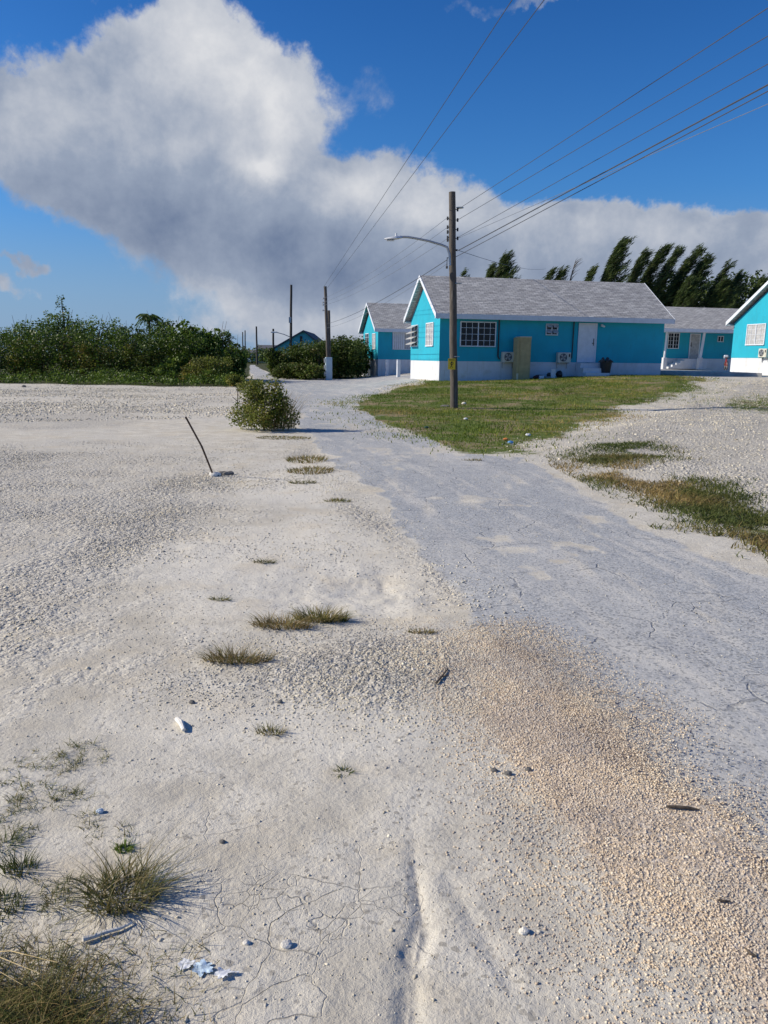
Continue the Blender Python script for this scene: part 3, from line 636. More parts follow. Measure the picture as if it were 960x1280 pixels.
def clumps(nc, per, ext, lobes, clr, bot=.05):
    """leaf positions in clumps spread over an irregular crown; local coordinates with z from 0"""
    out = []; tc = []
    for (lx, ly, lz, lr, lh) in lobes:
        k = max(3, int(nc*lr*lh/sum(q[3]*q[4] for q in lobes)))
        d = rng.normal(0, 1, (k, 3)); d /= np.linalg.norm(d, axis=1)[:, None]
        r = rng.uniform(.25, 1, k)**.45
        c = np.stack([lx+d[:, 0]*r*lr, ly+d[:, 1]*r*lr, lz+d[:, 2]*r*lh], 1)
        out.append(c)
    c = np.concatenate(out); c = c[c[:, 2] > bot]
    q = rng.normal(0, 1, (len(c), per, 3)); q /= np.linalg.norm(q, axis=2)[..., None]; q *= (clr*rng.uniform(.35, 1, (len(c), per, 1))**.6)*rng.uniform(.6, 1.35, (len(c), 1, 1))
    pts = (c[:, None]+q*np.array([1, 1, .75])).reshape(-1, 3)
    tt = np.repeat(rng.normal(0, .22, len(c)), per)
    return pts, tt
def shrub(name, label, cat, loc, h, w, m, nc, per, leaf, tmean=.45, group=None, trunk=True, lobes=None, clr=None, asp=.6, partname='crown', depth=None, stemc='bark'):
    root = empty(name, loc, label=label, cat=cat, group=group); depth = depth or w*.8
    if lobes is None:
        lobes = [(0, 0, h*.45, w*.42, h*.45)]
        for k in range(5):
            a = random.uniform(0, 6.28); q = random.uniform(.15, .38)
            lobes.append((math.cos(a)*w*q, math.sin(a)*depth*q*.9, h*random.uniform(.3, .8), w*random.uniform(.14, .28), h*random.uniform(.14, .26)))
    pts, tt = clumps(nc, per, None, lobes, clr or w*.12, bot=h*.03)
    kk = pts[:, 2] > .02; pts = pts[kk]; tt = tt[kk]
    tint = np.clip(tmean+tt+rng.normal(0, .13, len(pts)), 0, 1)
    leaf_mesh(partname, pts, leaf*rng.uniform(.6, 1.35, len(pts)), tint, M[m], root, asp)
    if trunk:
        mb = MB(); mb.tube([(0, 0, -.1), (random.uniform(-.1, .1)*h, 0, h*.3), (random.uniform(-.15, .15)*h, 0, h*.7)], [.035*h*.8, .025*h, .010*h], 6)
        for k in range(7):
            a = random.uniform(0, 6.28); z0 = h*random.uniform(.05, .4); e = (math.cos(a)*w*.38, math.sin(a)*depth*.38, h*random.uniform(.45, .9))
            mb.tube([(0, 0, z0), (e[0]*.5, e[1]*.5, (z0+e[2])*.5+.05*h), e], [.014*h, .010*h, .004*h], 5)
        for k in range(14):
            a = random.uniform(0, 6.28); q = random.uniform(.2, .5); z0 = h*random.uniform(.3, .7)
            mb.tube([(math.cos(a)*w*q*.5, math.sin(a)*depth*q*.5, z0), (math.cos(a)*w*q, math.sin(a)*depth*q, z0+h*random.uniform(.2, .42))], [.006*h, .002*h], 4)
        mb.build('trunk', M[stemc], root)
    return root
# --- left thicket: background mass, then the trees one can tell apart
def thicket_mass():
    n = 1500; xs = []; ys = []; cs = []
    for i in range(n):
        u = random.random(); px = -260+u*560
        base = 479+(px/290)*4 if px > 0 else 479
        D0 = G(px, max(478, base))[1]; D = D0+4.5+random.random()**.8*8
        prof = np.interp(px, [-260, 0, 60, 110, 150, 190, 230, 270, 292, 300], [398, 408, 400, 402, 404, 402, 404, 416, 430, 452])
        z1 = at(px, prof+7, D).z-.3+.5*math.sin(px*.21)*math.sin(px*.083); z = z1*random.random()**.6
        p = at(px, 446, D); cs.append((p.x, p.y, max(.15, z)))
    c = np.array(cs); per = 42
    q = rng.normal(0, 1, (n, per, 3)); q /= np.linalg.norm(q, axis=2)[..., None]; q *= .62*rng.uniform(.3, 1, (n, per, 1))
    pts = (c[:, None]+q).reshape(-1, 3); pts = pts[pts[:, 2] > .02]
    leaf_mesh('thicket', pts, rng.uniform(.09, .2, len(pts)), np.clip(rng.normal(.22, .2, len(pts)), 0, 1), M['leafdk'], None, .6)
    return bpy.context.scene.objects['thicket']
tag(thicket_mass(), 'tangled dark green thicket closing off the far side of the lot', 'thicket', kind='stuff')
def tree_px(px, pyb, ptop, wpx, D, name, label, cat, m, leaf=.16, dens=1.0, tmean=.45, group='trees and bushes of the thicket beyond the lot', **k):
    b = at(px, pyb, D); z0 = gz(b.x, b.y); top = at(px, ptop, D).z; h = top-z0; w = wpx/982*D
    return shrub(name, label, cat, (b.x, b.y, z0), h, w, m, int(150*dens), 26, leaf, tmean, group, **k)
LT = 'broadleaf_tree'; VB = 'vine_covered_bush'
tree_px(30, 470, 396, 80, 53, LT, 'broad dark tree at the left edge of the thicket', 'tree', 'leafdk')
tree_px(78, 470, 384, 62, 55, LT, 'tree under the tall spindly top of the thicket', 'tree', 'leafdk', tmean=.55)
tree_px(118, 470, 390, 72, 54, LT, 'tree with a flat pale crown right of the spindly top', 'tree', 'leafdk', tmean=.6)
tree_px(160, 470, 396, 60, 54, LT, 'dark tree between the flat crowned tree and the palm', 'tree', 'leafdk', tmean=.4)
tree_px(214, 470, 395, 66, 52, LT, 'round topped tree just right of the palm', 'tree', 'leafdk', tmean=.55)
tree_px(243, 472, 402, 66, 49, LT, 'glossy light green tree with large leaves right of the round topped tree', 'tree', 'leafdk', leaf=.24, tmean=.7)
tree_px(272, 474, 404, 46, 49, LT, 'tree at the right end of the thicket with a knobbly top', 'tree', 'leafdk', tmean=.5)
tree_px(294, 474, 420, 34, 47, 'roadside_bush', 'dark bush at the thicket corner where the road runs past', 'bush', 'leafdk', tmean=.4)
tree_px(36, 478, 424, 56, 48.2, VB, 'yellowish vine mound nearest the left edge', 'bush', 'leafvine', leaf=.13, tmean=.45)
tree_px(88, 478, 410, 28, 48.6, VB, 'tall narrow vine draped stump left of the big vine mound', 'bush', 'leafvine', leaf=.12, tmean=.55, dens=.6)
tree_px(122, 479, 424, 66, 47.6, VB, 'big arching vine mound in the middle of the thicket', 'bush', 'leafvine', leaf=.13, tmean=.5)
tree_px(190, 478, 438, 44, 46.6, VB, 'dull olive bush between the slim vine column and the pale broad leaved bush', 'bush', 'leafvine', leaf=.12, tmean=.25)
tree_px(238, 481, 452, 30, 44.6, VB, 'small yellowish bush between the pale broad leaved bush and the low olive bush', 'bush', 'leafvine', leaf=.12, tmean=.6, dens=.6)
tree_px(162, 479, 422, 30, 47.6, VB, 'slim vine column right of the big vine mound', 'bush', 'leafvine', leaf=.12, tmean=.5, dens=.6)
tree_px(215, 481, 448, 40, 45.5, VB, 'pale green broad leaved bush at the foot of the thicket', 'bush', 'leafdk', leaf=.2, tmean=.9, dens=.6)
tree_px(262, 482, 444, 58, 43.8, VB, 'low olive bush at the right foot of the thicket', 'bush', 'leafvine', leaf=.12, tmean=.35)
tree_px(150, 482, 466, 90, 46.3, 'creeping_bush', 'bright low creeper at the rim of the lot below the big vine mound', 'bush', 'leafdk', leaf=.12, tmean=.85, dens=.6, trunk=False)
tree_px(60, 480, 462, 100, 47.4, 'creeping_bush', 'dark low creeper at the rim of the lot left of the bright one', 'bush', 'leafvine', leaf=.12, tmean=.3, dens=.6, trunk=False)
tree_px(296, 488, 469, 30, 40, 'creeping_bush', 'small yellow green bush beside the stake at the end of the lot', 'bush', 'leafvine', leaf=.10, tmean=.35, dens=.5, trunk=False)
# the spindly emergent sprig and the palm
b = at(81, 440, 55); root = empty('spindly_tree', (b.x, b.y, gz(b.x, b.y)), label='thin leaning treetop sticking up highest from the thicket', cat='tree', group='trees and bushes of the thicket beyond the lot')
top = at(81, 371, 55).z-root.location.z; mb = MB(); mb.tube([(0, 0, 0), (.1, 0, top*.6), (.0, 0, top)], [.09, .06, .02], 6); mb.build('trunk', M['bark'], root)
pts = []; 
for k in range(9):
    zc = top-.1-k*.22; pts.append(np.array([random.uniform(-.3, .3), random.uniform(-.2, .2), zc])+rng.normal(0, .13, (26, 3)))
pts = np.concatenate(pts); leaf_mesh('crown', pts, rng.uniform(.1, .2, len(pts)), np.clip(rng.normal(.3, .2, len(pts)), 0, 1), M['leafdk'], root)
b = at(188, 440, 53); root = empty('palm_tree', (b.x, b.y, gz(b.x, b.y)), label='small palm with drooping fronds rising from the thicket', cat='palm tree')
top = at(188, 396, 53).z-root.location.z; mb = MB(); mb.tube([(0, 0, 0), (.05, 0, top*.6), (0, 0, top)], [.13, .1, .07], 8); mb.build('trunk', M['bark'], root)
cen = []; dv = []
for k in range(17):
    a = k*2.399; L_ = random.uniform(.65, 1.0)
    for s in np.linspace(.1, 1, 16):
        p = np.array([math.cos(a)*L_*s, math.sin(a)*L_*s, top+(.55+.35*math.sin(k*1.9))*s-.85*s*s]); 
        for sd in (-1, 1):
            d_ = np.array([-math.sin(a)*sd*.8+math.cos(a)*.5, math.cos(a)*sd*.8+math.sin(a)*.5, -.7]); d_ /= np.linalg.norm(d_); cen.append(p+d_*.16); dv.append(d_)
leaf_mesh('crown', np.array(cen), np.full(len(cen), .34), np.clip(rng.normal(.35, .15, len(cen)), 0, 1), M['leafdk'], root, .22, dirv=np.array(dv))
# --- hedge on the right of the road
HG = 'bushes between the road and the teal houses'
for (px, pb, pt, w, D, tm, lab) in ((350, 474, 436, 34, 56, .35, 'small bush nearest the road in front of the large gabled roof'), (374, 474, 426, 44, 57, .4, 'bush left of the thin pole with the street lamp arm'),
                                (398, 475, 426, 46, 56, .35, 'bush just left of the cabinet pole'), (424, 473, 418, 46, 58, .4, 'bush just right of the cabinet pole'), (447, 470, 420, 40, 60, .4, 'bush against the corner of the smaller teal house'),
                                (387, 478, 455, 50, 53.5, .6, 'low light bush in front of the hedge beside the junction'), (362, 474, 452, 40, 54, .55, 'low bush at the bend of the road before the hedge')):
    tree_px(px, pb, pt, w, D, 'hedge_bush', lab, 'bush', 'leafhedge', leaf=.15, tmean=tm, group=HG, dens=1.2)
def mass(name, label, px0, px1, pb, ptop, D0, D1, n, m, leaf, cat='thicket', rad=.6, tm=.35):
    cs = []
    for i in range(n):
        px = random.uniform(px0, px1); D = random.uniform(D0, D1); z1 = at(px, np.interp(px, [a for a, _ in ptop], [b_ for _, b_ in ptop]), D).z
        p = at(px, 446, D); z0 = float(terr(p.x, p.y)); cs.append((p.x, p.y, z0+.1+(z1-z0-.2)*random.random()**.7))
    c = np.array(cs); per = 30; q = rng.normal(0, 1, (n, per, 3)); q /= np.linalg.norm(q, axis=2)[..., None]; q *= rad*rng.uniform(.3, 1, (n, per, 1))
    pts = (c[:, None]+q).reshape(-1, 3)
    leaf_mesh(name, pts, leaf*rng.uniform(.6, 1.3, len(pts)), np.clip(rng.normal(tm, .2, len(pts)), 0, 1), M[m], None, .6)
    return tag(S.objects[name], label, cat, kind='stuff')
mass('hedge_undergrowth', 'dark undergrowth filling the hedge between the road and the houses', 342, 455, 474, [(342, 450), (352, 438), (380, 432), (420, 428), (455, 426)], 56, 63, 700, 'leafhedge', .16)
mass('distant_wood', 'far dark woodland strip behind the houses and along the horizon', 560, 1250, 450, [(560, 405), (640, 398), (720, 388), (745, 366), (830, 352), (900, 352), (960, 350), (1250, 352)], 84, 94, 2000, 'needle', .42, 'woodland', 1.5, .3)
mass('horizon_bushes', 'far low green bushes at the end of the road', 270, 345, 450, [(270, 436), (310, 438), (345, 440)], 150, 210, 160, 'leafhedge', .5, 'woodland', 1.4, .5)
mass('rear_brush', 'dark brush behind the left end of the teal houses', 400, 560, 450, [(400, 434), (460, 432), (560, 428)], 80, 92, 260, 'leafhedge', .3, 'woodland', 1.1, .3)
def rim_growth():
    n = 420; px = rng.uniform(-260, 296, n); c = []
    for q in px:
        D0 = G(q, 479.3+max(0, q)/290*4)[1]-.2; D = D0+random.random()*3.2; p = at(q, 446, D); c.append((p.x, p.y, .08+random.random()*(.12+.22*(D-D0))))
    c = np.array(c); k = rng.normal(0, 1, (n, 30, 3)); k /= np.linalg.norm(k, axis=2)[..., None]; k *= .38*rng.uniform(.3, 1, (n, 30, 1)); k[..., 2] *= .6
    pts = (c[:, None]+k).reshape(-1, 3); tt = np.repeat(rng.normal(.45, .22, n), 30)[pts[:, 2] > .01]; pts = pts[pts[:, 2] > .01]
    leaf_mesh('rim_growth', pts, rng.uniform(.07, .15, len(pts)), np.clip(tt+rng.normal(0, .12, len(pts)), 0, 1), M['leafdk'], None, .6)
    tag(S.objects['rim_growth'], 'low green creepers spilling from the thicket onto the edge of the lot', 'undergrowth', kind='stuff')
rim_growth()
# --- roadside bush
g0 = gp(336, 540)
shrub('roadside_shrub', 'rounded reddish green shrub standing alone on the left road edge', 'bush', (g0.x-.15, g0.y+.45, g0.z), 1.04, 1.55, 'leafvine', 260, 34, .055, .36, None, clr=.17,
      lobes=[(0, 0, .46, .50, .44), (-.48, .1, .30, .30, .30), (.42, 0, .30, .28, .28), (.05, 0, .82, .34, .28), (-.25, .1, .72, .30, .28), (.38, -.1, .62, .16, .25), (-.1, -.35, .3, .34, .28), (-.3, 0, 1.0, .10, .16), (.25, 0, 1.02, .09, .14)])
sk = np.array([0.0]); x_ = rng.uniform(g0.x-.2, g0.x+.5, 160); y_ = rng.uniform(g0.y+.2, g0.y+.7, 160)
tag(blades('dry_grass', x_, y_, np.full(160, .05), rng.uniform(.4, 1.0, 160), rng.uniform(.2, .8, 160), rng.uniform(-.9, .9, 160), np.full(160, .012), np.clip(rng.normal(.75, .2, 160), 0, 1), M['dry'], segs=4), 'dry straw stems standing up through the lone roadside shrub', 'dry grass')
g1 = gp(312, 494)
shrub('small_shrub', 'small green shrub behind the lone roadside shrub near the stake', 'bush', (g1.x, g1.y, g1.z), .7, 1.3, 'leafvine', 70, 26, .07, .3, None, clr=.15)
# --- casuarinas behind the houses
def casuarina(px, ptop, D, lean, w, label, dens=1.0, bare=False):
    b = at(px, 446, D); z0 = float(terr(b.x, b.y)); top = at(px, ptop, D).z; h = top-z0; lean = lean*1.12
    X = lambda s: lean*h*s**2.4
    root = empty('bare_tree' if bare else 'casuarina_tree', (b.x-X(1), b.y, z0), label=label, cat='tree', group='wind bent trees behind the teal houses')
    mb = MB(); mb.tube([Vector((X(s), 0, h*s)) for s in (0, .2, .4, .55, .7, .82, .92, .98)], [.17, .15, .13, .11, .085, .06, .035, .015], 7)
    cen = []; dv = []; sz = []; tt = []
    nb = int(92*dens)
    for k in range(nb):
        s = .25+.73*(k/nb)**.8; a = random.uniform(0, 6.283); L_ = w*1.4*(1.12-s)*random.uniform(.4, 1.3)+.5
        base = Vector((X(s), 0, h*s)); tn_ = random.gauss(.38, .16)
        d_ = Vector((math.cos(a)*.45+.55, math.sin(a)*.45, .95)).normalized()
        e = base+d_*L_; e.x += .22*L_; mb.tube([base, base.lerp(e, .5)+Vector((-.10*L_, 0, .02)), e], [.035, .022, .006], 4, cap=False)
        if bare: continue
        for q in range(int(40*L_)):
            f = random.uniform(.12, 1.05)**.85; p = base.lerp(e, f)+Vector((random.gauss(0, .10)-.10*L_*(1-(2*f-1)**2), random.gauss(0, .12), random.gauss(0, .10)))
            g_ = Vector((random.gauss(.8, .22), random.gauss(0, .25), random.gauss(.62, .28))).normalized()
            cen.append(p); dv.append(g_); sz.append(random.uniform(.28, .66)); tt.append(tn_+random.gauss(0, .15))
    mb.build('trunk', M['bark'], root)
    if cen: leaf_mesh('crown', np.array([tuple(c) for c in cen]), np.array(sz), np.clip(np.array(tt), 0, 1), M['needle'], root, .13, dirv=np.array([tuple(c) for c in dv]))
for (px, pt, D, ln, w, lab, dn, br) in (
    (577, 341, 76, .14, .9, 'smallest tip of a casuarina just right of the near utility pole', .5, 0), (624, 323, 76, .12, 2.6, 'casuarina standing alone above the left half of the long roof', 1.2, 0),
    (610, 334, 77, .14, 1.5, 'shorter casuarina leaning against the lone one above the roof', .8, 0),
    (683, 338, 78, .16, 1.1, 'short casuarina left of the bare twiggy tree', .6, 0), (695, 338, 78, .15, 1.3, 'second short casuarina touching the bare twiggy tree', .6, 0),
    (713, 324, 78, .1, 1.6, 'bare twiggy tree above the middle of the long roof', .5, 1),
    (733, 337, 76, .16, 1.4, 'low casuarina just right of the bare twiggy tree', .8, 0), (768, 305, 76, .20, 2.6, 'tallest and bushiest casuarina above the right half of the long roof', 1.5, 0),
    (796, 318, 77, .2, 1.9, 'casuarina next right of the tallest one', 1.1, 0), (822, 309, 78, .26, 2.0, 'casuarina with two feathery tips over the right end of the long roof', 1.2, 0),
    (838, 313, 76, .26, 1.8, 'strongly bent casuarina beyond the right end of the long roof', 1.0, 0), (862, 314, 77, .3, 2.0, 'most steeply leaning casuarina above the porch roof', 1.1, 0),
    (872, 326, 76, .26, 2.2, 'dense casuarina low behind the porch roof', 1.2, 0), (900, 331, 78, .24, 1.6, 'thin see through casuarina right of the dense one', .55, 0),
    (915, 345, 77, .2, 1.8, 'short casuarina above the eave of the right house', .8, 0), (942, 354, 76, .2, 2.0, 'dark low casuarina nearest the right edge of the picture', 1.0, 0),
    (852, 352, 74, .18, 2.2, 'low dark casuarina right behind the porch roof ridge', 1.2, 0), (893, 356, 74, .16, 2.4, 'low bushy casuarina between the porch roof and the right house', 1.2, 0)):
    casuarina(px, pt, D, ln, w, lab, dn, br)
# ------------------------------------------------------------------ houses
ROT = math.atan2(.22, .976)
cR, sR = math.cos(ROT), math.sin(ROT)
class House:
    def __init__(s, name, ox, oy, z0, label, cat='house'):
        s.o = (ox, oy, z0); s.root = empty(name, s.o, ROT, label=label, cat=cat)
    def w(s, u, v, z=0): return Vector((s.o[0]+cR*u-sR*v, s.o[1]+sR*u+cR*v, s.o[2]+z))
    def u_px(s, px, v=0, py=430):           # local x on plane y=v that shows at column px
        d = ray(px, py); x, y = d[0]/d[1], 1
        # (ox+cR u - sR v) = x*(oy + sR u + cR v)
        return (x*(s.o[1]+cR*v)-s.o[0]+sR*v)/(cR-x*sR)
    def v_px(s, px, u=0, py=430):
        d = ray(px, py); x = d[0]/d[1]
        return (s.o[0]+cR*u-x*(s.o[1]+sR*u))/(sR+x*cR)
    def z_px(s, px, py, u, v):
        p = s.w(u, v); d = ray(px, py); return EYE+d[2]/d[1]*p.y-s.o[2]
    def shell(s, L, W, plinth, eave, rise, ov=.35, ovg=.32, bury=.5, u0=0.0, right_gable=True):
        r = s.root; s.L, s.W = L, W
        MB().box((u0+.003, .003, -bury), (L-.003, W-.003, plinth)).build('plinth', M['plinth'], r)
        mb = MB(); e = 1.0
        sec = [(0, plinth+.002), (W, plinth+.002), (W, eave), (W/2, eave+rise*(W/2)/(W/2+ov)*.98), (0, eave)]
        mb.prismx(sec, u0-.012, L+.012); mb.build('wall', M['teal'], r)
        # roof: two slabs
        th = .10; sl = rise/(W/2+ov); ze = eave-.02
        mb = MB(); top = ze+rise
        a0, a1 = u0-ovg, L+ovg
        for sgn in (0, 1):
            y_e = -ov if not sgn else W+ov
            pts = [(y_e, ze+.02), (W/2, top+.02), (W/2, top+.02+th), (y_e, ze+.02+th)]
            mb.prismx(pts, a0, a1)
        mb.build('roof', M['roof'], r)
        fb = MB()
        fb.box((a0+.012, -ov-.035, ze-.13), (a1-.012, -ov-.002, ze+th)); fb.box((a0+.012, W+ov+.002, ze-.13), (a1-.012, W+ov+.035, ze+th))
        for xx0, xx1 in ((a0-.035, a0-.002), (a1+.002, a1+.035)):
            for y_e in (-ov-.04, W+ov+.04):
                fb.prismx([(y_e, ze-.13), (W/2, top-.06), (W/2, top+th+.035), (y_e, ze+th+.01)], xx0, xx1)
        fb.build('fascia', M['trim'], r)
        sb = MB(); sb.box((a0+.015, -ov+.001, ze-.10), (a1-.015, -.004, ze-.085)); sb.box((a0+.015, W+.004, ze-.10), (a1-.015, W+ov-.001, ze-.085))
        sb.build('soffit', M['trim'], r)
    def front(s, fn, u0, u1, z0, z1, *a, **k): return fn(s, lambda u, w_, z: (u, -.012-w_+s.vv, z), u0, u1, z0, z1, *a, **k)
    vv = 0.0
    def side(s, fn, v0, v1, z0, z1, *a, **k): return fn(s, lambda v, w_, z: (-.012-w_, v, z), v0, v1, z0, z1, *a, **k)
def fbox(mb, f, a0, a1, w0, w1, z0, z1):
    c = [f(a, w, z) for z in (z0, z1) for a, w in ((a0, w0), (a1, w0), (a1, w1), (a0, w1))]
    return mb.add(c, [(0, 3, 2, 1), (4, 5, 6, 7), (0, 1, 5, 4), (1, 2, 6, 5), (2, 3, 7, 6), (3, 0, 4, 7)])
def window(h, f, a0, a1, z0, z1, cols=2, rows=4, sashes=2, label=None, lit=False, glass='glass'):
    fr = MB(); t_ = .05
    fbox(fr, f, a0, a1, .002, .05, z1-t_, z1); fbox(fr, f, a0, a1, .002, .07, z0, z0+t_)
    for k in range(sashes+1):
        a = a0+(a1-a0)*k/sashes; lo, hi = max(a0, a-t_/2), min(a1, a+t_/2)
        if k == 0: lo, hi = a0, a0+t_
        if k == sashes: lo, hi = a1-t_, a1
        fbox(fr, f, lo, hi, .003, .048, z0+t_, z1-t_)
    wdw = fr.build('window', M['trim'], h.root)
    pn = MB(); fbox(pn, f, a0+.02, a1-.02, .001, .012, z0+.02, z1-.02); pn.build('pane', M[glass], wdw)
    mn = MB(); m_ = .018
    for k in range(1, rows): z = z0+(z1-z0)*k/rows; fbox(mn, f, a0+t_, a1-t_, .013, .028, z-m_/2, z+m_/2)
    for s_ in range(sashes):
        for k in range(1, cols): a = a0+(a1-a0)*(s_+k/cols)/sashes; fbox(mn, f, a-m_/2, a+m_/2, .0135, .031, z0+t_, z1-t_)
    mn.build('glazing_bar', M['trim'], wdw)
    if label: wdw['label'] = label
    return wdw
def slats(h, f, a0, a1, z0, z1, n, parent, out=.28, name='awning_pane', cols=2):
    for k in range(n):
        zt = z1-(z1-z0)*k/n; zb = zt-(z1-z0)/n*.55
        for c in range(cols):
            b0 = a0+(a1-a0)*c/cols+.03; b1 = a0+(a1-a0)*(c+1)/cols-.03
            mb = MB(); vs = [f(b0, .06, zt-.02), f(b1, .06, zt-.02), f(b1, .06+out, zb), f(b0, .06+out, zb)]
            vs += [f(b0, .06, zt-.045), f(b1, .06, zt-.045), f(b1, .06+out, zb-.025), f(b0, .06+out, zb-.025)]
            mb.add(vs, [(0, 1, 2, 3), (7, 6, 5, 4), (0, 4, 5, 1), (1, 5, 6, 2), (2, 6, 7, 3), (3, 7, 4, 0)]); mb.build(name, M['curtain'] if name == 'awning_pane' else M['trim'], parent)
def door(h, f, a0, a1, z0, z1, handle_right=True, col='trim'):
    fr = MB(); t_ = .07
    for q in ((a0, a0+t_, z0, z1), (a1-t_, a1, z0, z1), (a0+t_, a1-t_, z1-t_, z1)): fbox(fr, f, q[0], q[1], .002, .05, q[2], q[3])
    fr.build('door_frame', M['trim'], h.root)
    dd = MB(); fbox(dd, f, a0+t_+.002, a1-t_-.002, .003, .03, z0+.005, z1-t_-.002)
    w_ = (a1-a0-2*t_)
    for cc in (0, 1):
        for (q0, q1) in ((.08, .40), (.45, .72), (.77, .95)):
            fbox(dd, f, a0+t_+w_*(.12+.42*cc), a0+t_+w_*(.46+.42*cc), .031, .036, z0+(z1-z0)*q0, z0+(z1-z0)*q1)
    d_ = dd.build('door', M[col], h.root)
    hh = MB(); a = a1-t_-.09 if handle_right else a0+t_+.09
    fbox(hh, f, a-.02, a+.02, .031, .045, z0+.85, z0+1.2); fbox(hh, f, a-.10, a+.02, .046, .065, z0+.95, z0+.98); hh.build('handle', M['black'], d_)
def ac_unit(loc, rz, label, sc=1.0, vert=False, arm=True):
    root = empty('air_conditioner', loc, rz, label=label, cat='air conditioner', group='wall mounted air conditioners')
    W_, H_, D_ = .70*sc, .50*sc, .28*sc
    MB().box((0, -D_, 0), (W_, 0, H_), .02).build('casing', M['acw'], root)
    mb = MB(); n = 24; cx, cz, R_ = W_*.40, H_*.5, H_*.41
    vs = [(cx+R_*math.cos(6.283*k/n), -D_-.004, cz+R_*math.sin(6.283*k/n)) for k in range(n)]; mb.add(vs, [tuple(range(n))])
    vs2 = [(v[0], -D_+.01, v[2]) for v in vs]; mb.add(vs+vs2, [(k, (k+1) % n, n+(k+1) % n, n+k) for k in range(n)]); mb.build('fan_opening', M['black'], root)
    g = MB()
    for q in (.35, .65, .98):
        g.tube([(cx+R_*q*math.cos(6.283*k/20), -D_-.012, cz+R_*q*math.sin(6.283*k/20)) for k in range(21)], .006, 4, cap=False)
    for k in range(6): a = k*math.pi/6; g.tube([(cx-R_*math.cos(a), -D_-.012, cz-R_*math.sin(a)), (cx+R_*math.cos(a), -D_-.012, cz+R_*math.sin(a))], .004, 4)
    g.build('grille', M['galv'], root)
    fn = MB()
    for k in range(4):
        a = k*1.571+.3; fn.add([(cx, -D_-.007, cz), (cx+R_*.85*math.cos(a), -D_-.007, cz+R_*.85*math.sin(a)), (cx+R_*.85*math.cos(a+.7), -D_-.007, cz+R_*.85*math.sin(a+.7))], [(0, 1, 2)])
    fn.build('fan', M['galv'], root)
    MB().box((W_*.82, -D_-.008, H_*.55), (W_*.93, -D_-.001, H_*.85)).build('badge', M['black'], root)
    for q in (.12, .88): br = MB(); br.box((W_*q-.02, -D_, -.04), (W_*q+.02, 0, -.002)); br.box((W_*q-.018, -.04, -.3), (W_*q+.018, -.002, -.039)); br.build('bracket', M['galv'], root)
    return root
# ---- house 1 : the long teal house
PT = .0
h1 = House('teal_house', 2.64, 38.7, .47, 'long turquoise house with white base and grey shingle roof behind the lawn')
PL = at(547, 451.2, 38.7).z-.47; EV = at(547, 394.5, 38.7).z-.47
L1 = h1.u_px(828.5); RISE = 2.05
h1.shell(L1, 5.65, PL, EV, RISE)
def fz(h, px, py, v=0): u = h.u_px(px, v, py); return h.z_px(px, py, u, v)
def U(h, px, v=0, py=430): return h.u_px(px, v, py)
w = h1.front(window, U(h1, 574.5), U(h1, 619.2), fz(h1, 597, 433.5), fz(h1, 597, 402), cols=3, rows=4, sashes=2, label='wide double sash window with dark panes')
w = h1.front(window, U(h1, 681), U(h1, 696), fz(h1, 688, 419.2), fz(h1, 688, 404.7), cols=1, rows=2, sashes=2, label='small high window with tilted panes')
h1.front(slats, U(h1, 681), U(h1, 696), fz(h1, 688, 419.2), fz(h1, 688, 404.7), 2, w, out=.13, cols=2)
DZ = PL
h1.front(door, U(h1, 721.8), U(h1, 744.8), DZ+.01, fz(h1, 733, 404), col='trim')
def gz_px(h, px, py): v = h.v_px(px, 0, py); return v, h.z_px(px, py, 0, v)
va, z_t = gz_px(h1, 543, 402.5); vb, _ = gz_px(h1, 533.7, 402.5); _, z_b = gz_px(h1, 538, 433)
h1.side(window, va, vb, z_b, z_t, cols=2, rows=4, sashes=2, glass='curtain', label='sunlit double window nearest the corner')
va2, _ = gz_px(h1, 523.6, 405); vb2, _ = gz_px(h1, 515.2, 405)
w = h1.side(window, va2, vb2, z_b+.02, z_t-.02, cols=1, rows=4, sashes=2, label='window with its glass louvres propped open')
h1.side(slats, va2, vb2, z_b+.02, z_t-.02, 4, w, out=.30, cols=1)
# front steps
def steps(h, u0, u1, z_top, n, v=0, run=.3, name='step'):
    r = z_top/n
    st = MB()
    for k in range(n):
        st.box((u0-.12*k*0, v-.02-run*(k+1)-.25 if k else v-.55, -.4), (u1+.10*k, v-.02 if k == 0 else v-.02-run*k-.25, z_top-r*k-.01))
    return st.build('steps', M['plinth'], h.root)
steps(h1, U(h1, 721), U(h1, 746), PL-.02, 4)
# eave brackets, conduits and porch light
cd = MB(); u = U(h1, 622.5); cd.tube([(u, -.06, EV-.12), (u, -.06, PL+.25), (u+.08, -.08, PL+.12)], .035, 6)
cd.build('pipe', M['black'], h1.root)
cd = MB(); u = U(h1, 715.5); cd.tube([(u, -.06, EV-.12), (u-.02, -.06, PL+.25), (u-.1, -.08, PL+.12)], .028, 6); cd.build('pipe', M['pole_dark'], h1.root)
lf = MB(); u = U(h1, 750.5); z = fz(h1, 750, 407); lf.box((u-.06, -.06, z-.05), (u+.06, -.014, z+.07), .01); lf.tube([(u-.02, -.06, z), (u-.02, -.18, z-.03)], [.03, .05], 8); lf.tube([(u+.05, -.06, z), (u+.07, -.16, z-.05)], [.03, .05], 8); lf.build('wall_light', M['lampw'], h1.root)
lf = MB(); u = U(h1, 545); z = fz(h1, 545, 397); lf.box((u-.0, -.06, z-.05), (u+.1, -.014, z+.05), .01); lf.build('wall_light', M['lampw'], h1.root)
